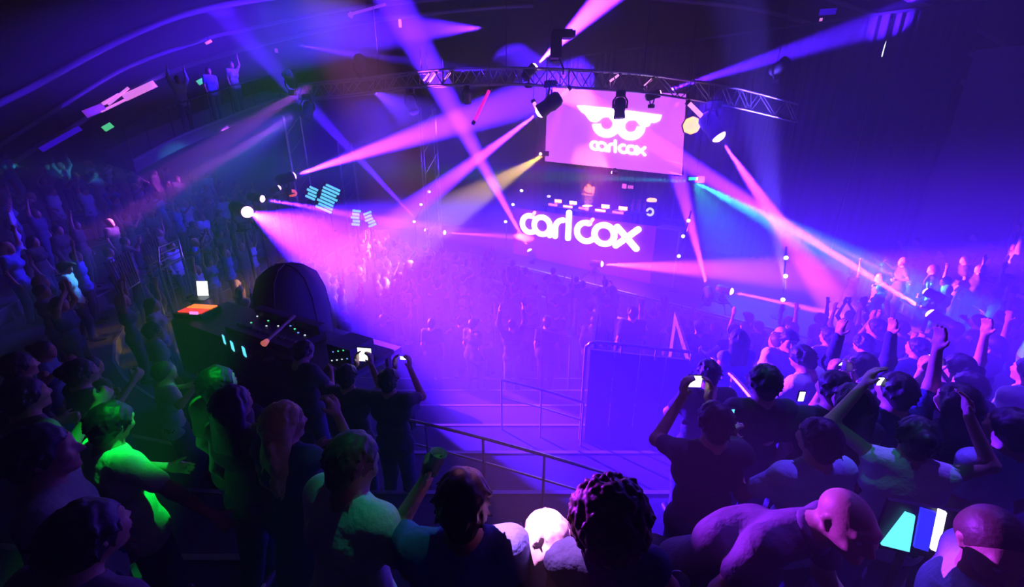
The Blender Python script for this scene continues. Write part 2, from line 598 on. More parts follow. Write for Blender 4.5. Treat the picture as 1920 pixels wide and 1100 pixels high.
def stroke_mesh(mb, pts, w, to3, depth):
    """flat ribbon with round ends, given thickness"""
    L, R = [], []
    n = len(pts)
    closed = math.dist(pts[0], pts[-1]) < 1e-6
    for i in range(n):
        if closed:
            p0, p1 = pts[(i - 1) % (n - 1)], pts[(i + 1) % (n - 1)] if i < n - 1 else pts[1]
        else:
            p0, p1 = pts[max(i - 1, 0)], pts[min(i + 1, n - 1)]
        dx, dy = p1[0] - p0[0], p1[1] - p0[1]
        l = math.hypot(dx, dy)
        nx, ny = -dy / l * w / 2, dx / l * w / 2
        L.append((pts[i][0] + nx, pts[i][1] + ny))
        R.append((pts[i][0] - nx, pts[i][1] - ny))
    vs2 = [to3(*p) for p in L] + [to3(*p) for p in R]
    m = len(vs2)
    vs2 += [v + N * depth for v in vs2]
    fs2 = []
    for i in range(n - 1):
        a, b_, c, d_ = i, i + 1, n + i + 1, n + i
        fs2 += [(a, b_, c, d_), (a + m, d_ + m, c + m, b_ + m), (a, a + m, b_ + m, b_), (d_, c, c + m, d_ + m)]
    mb.add(vs2, fs2)
    if not closed:
        for e in (pts[0], pts[-1]):
            k = 12
            c = [to3(e[0] + w / 2 * math.cos(2 * PI * i / k), e[1] + w / 2 * math.sin(2 * PI * i / k)) for i in range(k)]
            c2 = [v + N * depth for v in c]
            mb.add(c + c2, [tuple(range(k)), tuple(range(2 * k - 1, k - 1, -1))] + [(i, (i + 1) % k, k + (i + 1) % k, k + i) for i in range(k)])


WORD = [('c', 0), ('a', .60), ('r', 1.60), ('l', 2.18), ('c', 2.56), ('o', 3.28), ('x', 4.12)]
WORD_W = 5.12


def word(parent, to3, w, m, depth=.03):
    for ch, x0 in WORD:
        st, _ = glyph(ch)
        b = MB()
        for s_ in st:
            stroke_mesh(b, s_, w, lambda x, y: to3(x + x0, y), depth)
        b.build('letter', m, parent)


def scr_word(x, y):
    # baseline runs from (1106, 281) to (1212, 293); x-height about 20 px
    t = x / WORD_W
    px, py = 1106 + 106 * t, 281 + 12 * t
    return local(scr, [onscreen(px, py - 18.5 * y, .03)])[0]
word(scr, scr_word, .24, m_white, .012)

# ------------------------------------------------------------------ booth front with the big letters
BN = .9
bp_ = S(0, BN, 0)
def onbooth(px, py, off=0.0):
    return hit(px, py, bp_, N) - N * off
bl, br = onbooth(962, 455), onbooth(1222, 500)
ub0, ub1 = (bl - bp_).dot(U), (br - bp_).dot(U)
ztop = onbooth(1100, 395).z
print('booth', ub0, ub1, ztop, bl.z, br.z)
m_booth = mat('violet backlit booth front', (.25, .05, .4), .5, emit=(.30, .008, .55), es=.6)
booth = empty('letter_booth', S((ub0 + ub1) / 2, BN, STAGE_Z), 0, 'violet lit booth front carrying the big white letters', 'booth')
npan = 5
for i in range(npan):
    b = MB()
    u0 = ub0 + (ub1 - ub0) * i / npan
    u1 = ub0 + (ub1 - ub0) * (i + 1) / npan - .015
    c = local(booth, [S(u0, BN, STAGE_Z + .01), S(u1, BN, STAGE_Z + .01), S(u1, BN, ztop - .25), S(u0, BN, ztop - .25)])
    c += [p + N * .06 for p in c]
    b.add(c, [(0, 1, 2, 3), (7, 6, 5, 4), (0, 4, 5, 1), (1, 5, 6, 2), (2, 6, 7, 3), (3, 7, 4, 0)])
    b.build('panel', m_booth, booth)
pl = onbooth(976, 437)
pr = onbooth(1200, 473)
ul, ur = (pl - bp_).dot(U), (pr - bp_).dot(U)
zb = (pl.z + pr.z) / 2
XH = .93
sx = (ur - ul) / WORD_W
print('word', ul, ur, pl.z, pr.z, sx)
sign = empty('letter_sign', S((ul + ur) / 2, BN - .06, zb), 0, 'big white backlit rounded letters across the booth front', 'sign')
m_let = mat('backlit white letter', (.9, .9, .9), .5, emit=(1, .88, 1), es=5)
def booth_word(x, y, off=.07):
    return S(ul + x * sx, BN - off, pl.z + (pr.z - pl.z) * x / WORD_W + y * XH) - sign.location
word(sign, booth_word, .225, m_let, .05)
m_org = mat('backlit orange accent', (.9, .4, .1), .5, emit=(1, .22, .03), es=6)
for x0 in (.60, 3.16):
    b = MB()
    stroke_mesh(b, [(x0 + .02, .86), (x0 + .16, 1.06)], .13, lambda x, y: booth_word(x, y, .09), .03)
    b.build('accent', m_org, sign)

# ------------------------------------------------------------------ the booth table and its gear
def facing(n_, u_, z, rz=0):
    return S(u_, n_, z)
RZ = math.atan2(U.y, U.x)
tz = hit(1105, 392, S(0, 1.5, 0), N).z
tu0 = (hit(1030, 392, S(0, 1.5, 0), N) - S(0, 1.5, 0)).dot(U)
tu1 = (hit(1182, 402, S(0, 1.5, 0), N) - S(0, 1.5, 0)).dot(U)
print('table', tz, tu0, tu1)
table = empty('booth_table', S((tu0 + tu1) / 2, 1.5, STAGE_Z), RZ, 'black equipment table behind the booth front, loaded with players and bottles', 'table')
TH = tz - STAGE_Z
TW = tu1 - tu0
MB().box((0, 0, TH - .03), (TW, .85, .06)).build('table_top', M['black'], table)
for sx_ in (-1, 1):
    for sy_ in (-1, 1):
        MB().box((sx_ * (TW / 2 - .08), sy_ * .36, (TH - .06) / 2), (.06, .06, TH - .06)).build('leg', M['black'], table)
m_gear = mat('grey player housing', (.35, .32, .3), .4, .3)
m_glow = mat('warm lit display', (.9, .6, .3), .4, emit=(1, .20, .015), es=11)
m_glow2 = mat('cool white display', (.9, .9, .9), .4, emit=(1, .42, .25), es=9)
m_redglow = mat('red lit key pad', (.8, .1, .05), .4, emit=(1, .1, .05), es=5)
m_platter = mat('silver platter', (.6, .6, .6), .25, .8)
for i in range(5):
    u_ = tu0 + TW * (i + .5) / 5
    nm = 'mixer' if i == 2 else 'media_player'
    e = empty(nm, S(u_, 1.45, tz), RZ,
              ['grey player at the table end under the small blue lamp', 'grey player second from the table end by the blue lamp', 'lit mixing desk in the middle of the booth table',
               'grey player just past the mixing desk towards the bottles', 'grey player at the table end beside the bottles'][i], 'mixer' if i == 2 else 'player', None if i == 2 else 'players on the booth table')
    MB().box((0, 0, .055), (.46, .44, .11)).build('body', m_gear, e)
    MB().box((0, -.225, .05), (.44, .012, .07)).build('light_strip', m_glow if i % 2 else m_redglow, e)
    if i == 2:
        MB().box((0, .14, .125), (.28, .1, .02)).build('display', m_glow, e)
        for k in range(4):
            MB().box((-.1 + .066 * k, -.05, .125), (.02, .18, .03)).build('fader', m_glow2, e)
    else:
        MB().lathe([(.13, 0), (.13, .02), (.12, .025)], Matrix.Translation((0, -.04, .11)), 20).build('platter', m_platter, e)
        MB().box((0, .15, .16), (.34, .02, .13), Matrix.Rotation(0, 4, 'X')).build('display', m_glow2 if i % 2 else m_glow, e)
        MB().box((.11, -.17, .115), (.08, .05, .012)).build('pad', m_redglow, e)
# lit front lip of the table: laptop and a row of bottles
m_bot = mat('pink lit bottle glass', (.8, .35, .5), .15, spec=.8)
for i in range(4):
    e = MB().lathe([(.001, 0), (.055, .0), (.055, .26), (.02, .34), (.018, .44), (.001, .44)], None, 10).build('bottle', m_bot, None, True)
    e.location = S(tu1 + .10 + i * .13, 1.42 + .14 * (i % 2), STAGE_Z)
    tag(e, 'pink lit bottle on the stand beside the booth table', 'bottle', 'bottles beside the booth table')
    e.location.z = tz + .12
st = empty('bottle_stand', S(tu1 + .3, 1.5, STAGE_Z), RZ, 'small black stand holding four pink lit bottles', 'stand')
MB().box((0, 0, TH + .09), (.56, .5, .05)).build('top', M['black'], st)
MB().tube([(0, 0, .03), (0, 0, TH + .07)], .04, 10).build('pole', M['black'], st)
MB().box((0, 0, .015), (.4, .4, .03)).build('base', M['black'], st)
e = empty('desk_lamp', S(tu0 - .08, 1.5, tz), RZ, 'small pale blue lamp clipped on the end of the booth table', 'lamp')
MB().tube([(.15, 0, 0), (.15, 0, .2), (.05, 0, .3)], .012, 6).build('stem', M['black'], e)
MB().lathe([(.001, -.02), (.06, -.02), (.09, .05), (.001, .09)], Matrix.Translation((.03, 0, .3)), 12).build('lamp_head', mat('pale blue glow', (.7, .8, 1), .4, emit=(.45, .4, 1), es=3), e)
# riser behind the table
rz_ = 1.0
rs = empty('riser', S((tu0 + tu1) / 2, 2.5, STAGE_Z), RZ, 'black riser deck behind the booth table', 'riser')
dj_z = hit(1106, 342, S(0, 2.45, 0), N).z
RH = max(.3, dj_z - 1.66 - STAGE_Z)
print('dj head z', dj_z, 'riser', RH)
MB().box((0, 0, RH - .05), (TW + .3, 1.0, .1)).build('deck', M['deck'], rs)
for k in range(5):
    for s_ in (-1, 1):
        MB().box((-(TW + .2) / 2 + (TW + .2) * k / 4, s_ * .44, (RH - .1) / 2), (.07, .07, RH - .1)).build('leg', M['black'], rs)

# small dark stage cabinets right of the booth, a lit drum shaped lamp and a speaker with a pale ring
def stage_box(name, px0, px1, pyt, n_, label, cat, m, group=None, depth=.6):
    a = hit(px0, pyt, S(0, n_, 0), N)
    b_ = hit(px1, pyt, S(0, n_, 0), N)
    u0, u1 = (a - S(0, n_, 0)).dot(U), (b_ - S(0, n_, 0)).dot(U)
    h = a.z - STAGE_Z
    e = empty(name, S((u0 + u1) / 2, n_ + depth / 2, STAGE_Z), RZ, label, cat, group)
    MB().box((0, 0, h / 2), (u1 - u0, depth, h)).build('body', m, e)
    return e, u1 - u0, h
e, w, h = stage_box('speaker', 1238, 1272, 412, 2.1, 'dark speaker stack right of the booth, topped by an amber lamp', 'speaker', M['black'])
m_ring = mat('pale speaker ring', (.9, .9, .9), .4, emit=(.85, .85, 1), es=1.4)
m_grey = mat('worn grey flight case', (.16, .13, .16), .5, .3, noise=.3, nscale=8)
for k in range(3):
    MB().box((0, -.31, h * (k + .5) / 3), (w * .9, .03, h / 3 * .86)).build('grille', m_grey, e)
e2, w2, h2 = stage_box('loudspeaker', 1208, 1233, 384, 3.3, 'upright black loudspeaker with one glowing white ring', 'speaker', M['black'])
zr = hit(1219, 397, S(0, 3.3, 0), N).z - STAGE_Z
b = MB()
b.tube([(.13 * math.cos(a * PI / 12), -.31, zr + .13 * math.sin(a * PI / 12)) for a in range(24)], .045, 6, True)
b.build('ring', m_ring, e2)
e = empty('amber_lamp', S((hit(1221, 384, S(0, 3.6, 0), N) - S(0, 3.6, 0)).dot(U), 3.6, STAGE_Z + h2), RZ, 'small amber lamp on top of the upright loudspeaker', 'lamp')
MB().lathe([(.2, .0), (.2, .1), (.17, .12), (.17, .1)], None, 14).build('base', M['black'], e)
MB().lathe([(.19, .12), (.2, .2), (.15, .24), (.001, .24)], None, 14).build('shade', mat('amber glow', (1, .6, .1), .4, emit=(1, .4, .03), es=3.5), e)
# low barrier table with rail on the right part of the stage
e, w, h = stage_box('flight_case', 1228, 1276, 426, 1.0, 'flat dark flight case with metal edges on the right of the stage', 'case', m_grey, None, .7)
for s_ in (-1, 1):
    MB().beam((s_ * w / 2, -.36, h), (s_ * w / 2, -.36, 0), .05).build('edge', M['rail'], e)
MB().beam((-w / 2, -.36, h), (w / 2, -.36, h), .05).build('edge', M['rail'], e)
# two small pink lit marks on the back (a lit sign box behind the booth)
e = empty('lit_sign', hit(1177, 350, S(0, 4.6, 0), N), RZ, 'small pink lit sign box in the dark behind the disc jockey', 'sign')
MB().box((0, 0, 0), (.62, .06, .26)).build('housing', M['black'], e)
m_pink = mat('pink lit pane', (.8, .3, .6), .4, emit=(.8, .10, .5), es=2)
MB().box((-.15, -.04, .02), (.2, .02, .2)).build('pane', m_pink, e)
for k in range(3):
    MB().box((.06 + .09 * k, -.04, .0), (.06, .02, .13)).build('pane', m_pink, e)
MB().beam((0, 0, .1), (0, 0, 3.2), .03).build('hanger', M['black'], e)

# ------------------------------------------------------------------ curved roof truss
up_px = [(560, 158), (620, 152), (700, 144), (765, 136), (830, 130), (900, 128), (960, 127), (1050, 129), (1130, 133), (1200, 138), (1330, 156), (1400, 170), (1490, 194)]
lo_px = [(560, 186), (620, 180), (700, 171), (765, 162), (830, 159), (900, 157), (960, 157), (1050, 162), (1130, 167), (1200, 172), (1330, 192), (1400, 206), (1490, 228)]
def tdepth(x):
    return 15.6 - 2.6 * (x - 560) / 930
truss = empty('lighting_truss', P(1025, 150, tdepth(1025)), 0, 'long curved aluminium box truss spanning above the stage', 'truss')
tl = truss.location
chords = []
for pp, back_ in ((up_px, 0), (up_px, .5), (lo_px, 0), (lo_px, .5)):
    pts = smooth_path([P(x, y, tdepth(x)) + N * back_ - tl for x, y in pp], 4)
    MB().tube(pts, .032, 8).build('chord', M['truss'], truss)
    chords.append(pts)
for i in range(0, len(chords[0]) - 1):
    A_, B_ = (0, 2) if i % 2 else (2, 0)
    for pair in ((A_, B_), (A_ + 1, B_ + 1)):
        MB().tube([chords[pair[0]][i], chords[pair[1]][i + 1]], .018, 6).build('brace', M['truss'], truss)
    if i % 4 == 0:
        b = MB()
        for c0, c1 in ((0, 1), (2, 3), (0, 2), (1, 3)):
            b.tube([chords[c0][i], chords[c1][i]], .018, 6)
        b.build('frame', M['truss'], truss)
for x in (700, 940, 1200, 1450):
    p = P(x, 140, tdepth(x)) + N * .25 - tl
    MB().tube([p, p + Vector((0, 0, 4.0 if 800 < x < 1300 else 3.0))], .012, 6).build('hoist_chain', M['black'], truss)

# ------------------------------------------------------------------ moving heads
def moving_head(loc, base_dir, aim_dir, sz, label, cat='spotlight', group=None, lit=True, name='moving_head', mhead=None):
    """loc: pivot of the head. base_dir: from pivot towards the mounting base"""
    e = empty(name, loc, 0, label, cat, group)
    bd = Vector(base_dir).normalized()
    ad = Vector(aim_dir).normalized()
    mh = mhead or M['black']
    side = bd.cross(ad)
    if side.length < .05:
        side = Vector((1, 0, 0))
    side.normalize()
    mt = aim(Vector((0, 0, 0)), ad)
    hs = MB().lathe([(.001, -.5), (.2, -.5), (.3, -.38), (.32, -.05), (.27, .12), (.29, .3), (.31, .5), (.27, .5)], mt @ Matrix.Scale(sz, 4), 16)
    hs.build('head', mh, e, True)
    b = MB()
    if lit:
        b.lathe([(.25, .47), (.22, .56), (.13, .63), (.001, .65)], mt @ Matrix.Scale(sz, 4), 14)
    else:
        b.lathe([(.26, .46), (.2, .50), (.001, .52)], mt @ Matrix.Scale(sz, 4), 14)
    b.build('lens', M['lens'] if lit else M['lens_dim'], e, True)
    y = MB()
    y.tube([side * .36 * sz, side * .38 * sz + bd * .35 * sz, side * .22 * sz + bd * .58 * sz, -side * .22 * sz + bd * .58 * sz, -side * .38 * sz + bd * .35 * sz, -side * .36 * sz], .05 * sz, 8)
    y.build('yoke', M['black'], e)
    MB().lathe([(.26, .60), (.26, .82), (.2, .86), (.001, .86)], aim(Vector((0, 0, 0)), bd) @ Matrix.Scale(sz, 4), 8).build('base', M['black'], e)
    return e

DOWN, UP = Vector((0, 0, -1)), Vector((0, 0, 1))
m_grape = mat('grey painted lamp housing', (.10, .10, .12), .5, .2)
HEADS = [
    (578, 207, 15.4, UP, (0, -.6, -1), .62, False, 'dark round moving head low on the far end of the truss, clear of the screen'),
    (771, 196, 14.9, UP, (.5, -.6, -1), .6, False, 'dark moving head with pink rim under the bright pink truss bay'),
    (876, 182, 14.6, UP, (0, .4, -1), .42, False, 'small dark moving head hung beside the slanting red tube'),
    (1162, 203, 14.0, UP, (.0, -.15, -1), .62, False, 'blue-black moving head hung in front of the projection screen'),
    (545, 150, 15.8, DOWN, (0, -1, .8), .6, False, 'dark fixture standing on the far left end of the truss'),
    (675, 118, 15.2, DOWN, (.3, -1, .4), .6, False, 'dark fixture standing on the dim left half of the truss'),
    (1460, 126, 13.1, DOWN, (.3, -.8, .5), .55, False, 'dark fixture standing on the pale right end of the truss'),
]
for (x, y, dp, bd, ad, sz, lit, lab) in HEADS:
    moving_head(P(x, y, dp), bd, ad, sz, lab, group='fixtures on the truss', lit=lit, mhead=m_grape)
la, lb = LIGHT_AT[13]
moving_head(la - (lb - la).normalized() * .55, UP, lb - la, .8, 'lit moving head under the truss at the left edge of the screen', group='fixtures on the truss', mhead=m_grape)
la, lb = LIGHT_AT[12]
moving_head(la - (lb - la).normalized() * .55, UP, lb - la, .85, 'large lit moving head under the truss just right of the screen', group='fixtures on the truss', mhead=m_grape)
la, lb = LIGHT_AT[14]
moving_head(la - (lb - la).normalized() * .45, DOWN, lb - la, .55, 'lit fixture low inside the truss throwing the broad upward beam', group='fixtures on the truss')
la, lb = LIGHT_AT[15]
moving_head(la - (lb - la).normalized() * .4, DOWN, lb - la, .45, 'lit fixture on the truss throwing a beam up to the right', group='fixtures on the truss')
# follow spot on the truss, dark against the pink beam
e = empty('follow_spot', P(1042, 108, 14.0), 0, 'black boxy follow spot standing on the truss in front of the pink upward beam', 'spotlight')
MB().box((0, 0, .35), (.34, .4, .75)).build('body', M['black'], e)
MB().box((.18, -.05, .66), (.62, .36, .24)).build('lamp_head', M['black'], e)
MB().tube([(.1, 0, 0), (.26, 0, -.3), (.26, 0, -.5)], .03, 6).build('stem', M['black'], e)
MB().lathe([(.12, 0), (.12, .1), (.001, .1)], Matrix.Translation((.5, -.05, .66)) @ Matrix.Rotation(PI / 2, 4, 'Y'), 12).build('lens', M['lens_dim'], e)

FLOORLABEL = {
    0: 'bright beam lamp on the left stand throwing the strongest beam rightwards', 1: 'smaller beam lamp just below the brightest left beam lamp',
    2: 'beam lamp on the left stand sending a thin beam across the crowd', 3: 'large glaring pink lamp on the left throwing the broad wash over the crowd',
    4: 'floor lamp at the far left of the stage with a beam leaning back', 5: 'floor lamp on the stage edge with a level beam to the letters',
    6: 'floor lamp just left of the big letters, beam leaning up-left', 7: 'floor lamp at the stage edge below the letters, level beam',
    8: 'floor lamp right of the letters with an upright beam', 9: 'floor lamp at the right stage edge with a low beam over the crowd',
    10: 'bright beam lamp by the right hand curtain, lower of two', 11: 'beam lamp by the right hand curtain, upper of two', 18: 'small white lamp hung under the projection screen'}
for k, lab in FLOORLABEL.items():
    la, lb = LIGHT_AT[k]
    dr = (lb - la).normalized()
    sz = {3: .62, 0: .5, 18: .2, 1: .3, 11: .34, 5: .42, 4: .4}.get(k, .42)
    bd = UP if k == 18 else DOWN
    pv = la - dr * .63 * sz - dr * .08
    moving_head(pv, bd, dr, sz, lab, group='beam lamps', name='stage_lamp')
    LIGHT_AT[k] = (la, lb, pv, sz)
# stands under lamps that are not on the deck
def stand(x, y, z0, z1, lab, group=None):
    e = empty('lamp_stand', (x, y, z0), 0, lab, 'stand', group)
    MB().tube([(0, 0, .25), (0, 0, z1 - z0)], .035, 8).build('pole', M['black'], e)
    for k in range(3):
        a = 2 * PI * k / 3 + .4
        MB().tube([(0, 0, .55), (.55 * math.cos(a), .55 * math.sin(a), .02)], .02, 6).build('leg', M['black'], e)
        MB().tube([(0, 0, .3), (.28 * math.cos(a), .28 * math.sin(a), .28)], .014, 6).build('brace', M['black'], e)
    MB().box((0, 0, z1 - z0), (.3, .3, .03)).build('plate', M['black'], e)
    return e
def ground(x, y):
    p = Vector((x, y, 0)) - S0
    if -6.9 < p.dot(U) < 6.6 and -.5 < p.dot(N) < 6.9:
        return STAGE_Z
    return floor_z(x, y)
STANDLAB = {6: 'low black tripod stand under the stage lamp left of the letters', 7: 'low black tripod stand under the level lamp below the letters', 8: 'low black tripod stand under the upright-beam stage lamp', 9: 'low black tripod stand at the right stage edge lamp', 0: 'black tripod stand under the strongest left beam lamp', 1: 'black tripod stand under the smaller left beam lamp', 2: 'black tripod stand under the thin-beam lamp on the left',
            3: 'black tripod stand under the glaring pink lamp', 10: 'black tripod stand under the lower lamp by the curtain', 11: 'black tripod stand under the upper lamp by the curtain',
            4: 'black tripod stand under the far left floor lamp', 5: 'black tripod stand under the level-beam stage lamp'}
for k in range(12):
    la, lb, pv, sz = LIGHT_AT[k]
    zb_ = pv.z - .86 * sz
    g = ground(pv.x, pv.y)
    print('lamp', k, [round(c, 2) for c in pv], 'ground', round(g, 2), 'gap', round(zb_ - g, 2))
    if zb_ - g > .3:
        stand(pv.x, pv.y, g, zb_ - .015, STANDLAB.get(k, 'black tripod stand under a stage lamp'), 'tripod lamp stands')

# ------------------------------------------------------------------ small strobes on bars beside the stage
m_dot = mat('cold white strobe lamp', (.9, .9, 1), .3, emit=(.75, .72, 1), es=4)
BARS = [([(806, 359), (791, 383), (778, 415)], 19.5, 'slanting bar of three tiny white lamps at the far left of the stage'),
        ([(979, 357), (963, 383), (949, 415)], 17.5, 'slanting bar of three tiny white lamps left of the letters'),
        ([(1291, 413), (1281, 442), (1273, 479)], 13.9, 'slanting bar of three tiny white lamps right of the letters'),
        ([(1473, 482), (1472, 516), (1467, 560)], 11.9, 'upright bar of three tiny white lamps at the right stage end')]
for pts, dp, lab in BARS:
    pp = [P(x, y, dp + (0.25 * i if dp > 15 else .12 * i)) for i, (x, y) in enumerate(pts)]
    dv = (pp[2] - pp[0]).normalized()
    end = pp[2]
    g = ground(end.x, end.y)
    e = empty('lamp_bar', (end.x, end.y, g), 0, lab, 'lamp', 'slim bars of small lamps')
    ee = e.location
    MB().tube([pp[0] - dv * .3 - ee, end - ee, (0, 0, .02)] if (end.z - g) > .1 else [pp[0] - dv * .3 - ee, Vector((0, 0, .02))], .025, 6).build('pole', M['black'], e)
    MB().lathe([(.2, 0), (.2, .03), (.03, .05)], None, 12).build('base', M['black'], e)
    for p in pp:
        c = p - ee
        dd = (EYE - p).normalized()
        MB().lathe([(.045, -.05), (.06, .03), (.055, .05), (.001, .07)], aim(c + Vector((-.02, -.06, 0)), Vector((-.55, -.8, .15))), 10).build('lamp', m_dot, e, True)

# ------------------------------------------------------------------ glowing tubes by the truss
def glow_tube(px0, px1, d0, d1, r, m, label, cap=True):
    a, b_ = P(*px0, d0), P(*px1, d1)
    e = empty('light_tube', a, 0, label, 'light tube')
    dr = (b_ - a)
    MB().tube([Vector(), dr], r, 10).build('tube', m, e, True)
    for p in (Vector(), dr):
        MB().lathe([(r * 1.3, -.05), (r * 1.3, .05)], aim(p, dr), 10).build('end_cap', M['black'], e)
    MB().tube([Vector((0, 0, 0)), Vector((0, 0, 1.0))], .01, 5).build('hanger', M['black'], e)
    return e
m_pt = mat('pink light tube', (1, .5, .9), .4, emit=(1, .30, .95), es=2.2)
m_rt = mat('red light tube', (1, .1, .3), .4, emit=(1, .008, .55), es=1.4)
glow_tube((1067, 166), (1044, 186), 14.1, 14.1, .06, m_pt, 'short pink glowing tube at the screen corner beside the left moving head')
glow_tube((1290, 192), (1320, 222), 13.3, 13.3, .07, m_pt, 'short pink glowing tube between screen and right moving head')
glow_tube((918, 168), (888, 230), 14.6, 14.4, .055, m_rt, 'slanting red glowing tube hung below the truss')
glow_tube((1000, 190), (1010, 212), 14.2, 14.2, .06, m_pt, 'pink lit barn door, as a glowing tube, left of the moving head')  # barn door catching pink light, its brightness put in as emission
for a, b_, lab in (((792, 154), (806, 136), 'first of the slanting pink tubes in the left truss bay'), ((803, 156), (818, 136), 'second slanting pink tube in the left truss bay'), ((832, 152), (846, 134), 'thin pink tube at the far side of the left truss bay'),
               ((1140, 155), (1162, 139), 'slanting pink tube inside the truss above the screen'), ((1205, 164), (1224, 147), 'slanting pink tube inside the truss near the screen edge')):
    glow_tube(a, b_, tdepth(a[0]) + .25, tdepth(a[0]) + .25, .035, m_pt, lab)
e = empty('amber_floodlight', P(1297, 235, 14.6), 0, 'yellow lit floodlight face peeping out right of the screen', 'floodlight')
mt = aim(Vector(), Vector((-.3, -1, -.2)))
MB().lathe([(.30, -.25), (.34, .0), (.31, .02)], mt, 8).build('housing', M['black'], e)
m_am = mat('amber lamp glass', (1, .7, .1), .4, emit=(1, .42, .01), es=3.5)
MB().lathe([(.30, -.02), (.29, .04), (.001, .05)], mt, 8).build('lens', m_am, e)
MB().tube([(0, .1, .2), (0, .1, 1.3)], .02, 6).build('hanger', M['black'], e)
e = empty('laser_projector', P(1302, 336, 14.75), 0, 'small black laser projector with a green glowing window below the screen', 'laser')
MB().box((.1, .15, .0), (.5, .3, .22)).build('body', M['black'], e)
MB().box((-.05, -.02, .02), (.3, .05, .10)).build('window', mat('green laser window', (.1, .9, .2), .3, emit=(.02, 1, .12), es=1.6), e)
MB().tube([(.1, .15, .1), (.1, .15, 2.4)], .02, 6).build('hanger', M['black'], e)
e = empty('amber_projector', P(1016, 288, 16.2), 0, 'small amber fan projector at the lower left screen corner', 'laser')
MB().box((.12, .1, 0), (.3, .25, .18)).build('body', M['black'], e)
MB().lathe([(.06, 0), (.05, .05), (.001, .06)], aim(Vector((-.04, 0, 0)), P(930, 345, 15) - P(1020, 290, 16)), 10).build('lens', mat('amber laser window', (.9, .6, .2), .3, emit=(1, .6, .5), es=5), e)
MB().tube([(.12, .1, .05), (.12, .1, 3.6)], .02, 6).build('hanger', M['black'], e)

# ------------------------------------------------------------------ ribs, roof lamps and lit roof surfaces as glowing tubes
def rib(pts, r, label, sh=.985, m='rib'):
    p = smooth_path([dome_hit(x, y, sh) for x, y in pts], 6)
    o = MB().tube(p, r, 8).build('roof_rib', M[m], None, True)
    return tag(o, label, 'roof rib', 'curved steel ribs under the dark roof')
rib([(-60, 222), (0, 193), (60, 163), (120, 130), (200, 87), (280, 50), (360, 22), (480, -2), (620, -20)], .11, 'thick blue-sheened roof rib nearest the top left corner')
rib([(-60, 310), (0, 272), (60, 234), (130, 190), (240, 125), (390, 72), (440, 60), (520, 42), (640, 18), (780, 3), (900, -8)], .07, 'thin roof rib second from the top left corner')
rib([(-40, 350), (40, 295), (90, 264), (130, 242), (200, 198), (290, 148), (400, 108), (560, 66), (720, 36), (900, 16), (1000, 10)], .09, 'long roof rib running down to the left balcony')
rib([(1180, -8), (1300, 4), (1420, 18), (1540, 52), (1640, 92), (1700, 112), (1800, 152), (1920, 215), (1980, 250)], .08, 'roof rib sweeping over the right hand curtain')
rib([(1500, -20), (1560, 0), (1640, 28), (1740, 66), (1830, 106), (1920, 160), (1990, 205)], .07, 'middle roof rib above the right stand')
rib([(1660, -20), (1720, 5), (1800, 38), (1870, 75), (1920, 110), (1980, 150)], .08, 'roof rib nearest the top right corner')

def dome_glow(px, py, l, w, ang, m, label, cat='lamp', sh=.955, name='ceiling_glow'):
    p = dome_hit(px, py, sh)
    e = empty(name, p, 0, label, cat)
    dd = ray(px, py).normalized()
    r_ = dd.cross(Vector((0, 0, 1))).normalized()
    u_ = r_.cross(dd)
    a = math.radians(ang)
    ax = r_ * math.cos(a) + u_ * math.sin(a)
    MB().tube([-ax * l / 2, ax * l / 2], w, 8).build('tube', m, e, True)
    MB().beam(-ax * l / 2 + dd * w * 1.6, ax * l / 2 + dd * w * 1.6, w * 1.8, w * .8).build('housing', M['black'], e)
    MB().tube([dd * w, dd * w + Vector((0, 0, .5))], .02, 5).build('hanger', M['black'], e)
    return e
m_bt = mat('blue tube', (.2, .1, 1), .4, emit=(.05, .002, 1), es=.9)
m_gt = mat('green lit sign', (.2, .9, .5), .4, emit=(.12, .95, .35), es=1.3)
m_pk = mat('pink glow', (1, .5, .9), .4, emit=(1, .25, 1), es=1.6)  # glow for pink lamps and for roof surfaces that are only lit
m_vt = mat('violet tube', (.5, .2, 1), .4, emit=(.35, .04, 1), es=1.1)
dome_glow(262, 170, 1.25, .13, 28, m_pk, 'fattest pink lit roof surface, as a glowing tube, upper end of the pink cluster')  # this pink cluster is lit roof surface, its light put in as glowing tubes
dome_glow(237, 186, 2.0, .045, 29, m_pk, 'thin pink lit roof surface, as a tube, running under the fattest one')
dome_glow(222, 180, 1.0, .05, 40, m_pk, 'short pink lit roof surface, as a tube, in the middle of the pink cluster')
dome_glow(208, 186, .7, .06, 33, m_pk, 'short stub of pink lit roof, as a tube, beside the middle one')
dome_glow(177, 207, .7, .14, 25, m_vt, 'violet lit roof blob, as a tube, at the lower end of the pink cluster')
dome_glow(114, 260, 1.5, .09, 32, m_bt, 'blue lit roof tube above the left stand')
dome_glow(688, 18, 1.5, .05, 17, m_vt, 'violet roof tube above the dim half of the truss')
dome_glow(658, 28, .2, .09, 60, m_vt, 'small violet bracket lamp at the end of the violet roof tube')
dome_glow(750, 44, .12, .15, 0, m_pk, 'round pink roof lamp between rib and truss')
dome_glow(518, 95, .12, .08, 0, m_vt, 'small violet roof lamp left of the faint blue beam')
dome_glow(391, 79, .25, .05, 30, mat('salmon lamp', (1, .4, .4), .4, emit=(1, .2, .25), es=1.2), 'tiny salmon lamp at the end of a thin rib')
dome_glow(1552, 22, .5, .1, -3, m_bt, 'small blue roof lamp topmost on the right')
dome_glow(1536, 50, .55, .05, 88, m_pk, 'upright pink lamp in the blue haze box on the right roof')
dome_glow(1577, 88, .22, .14, 75, m_pk, 'round pink lamp hanging under the right roof rib')
dome_glow(1658, 92, .5, .045, 82, m_dot, 'tiny white upright lamp under the right roof rib')
dome_glow(1684, 112, .4, .06, -25, m_vt, 'short violet lamp just below the tiny white one')
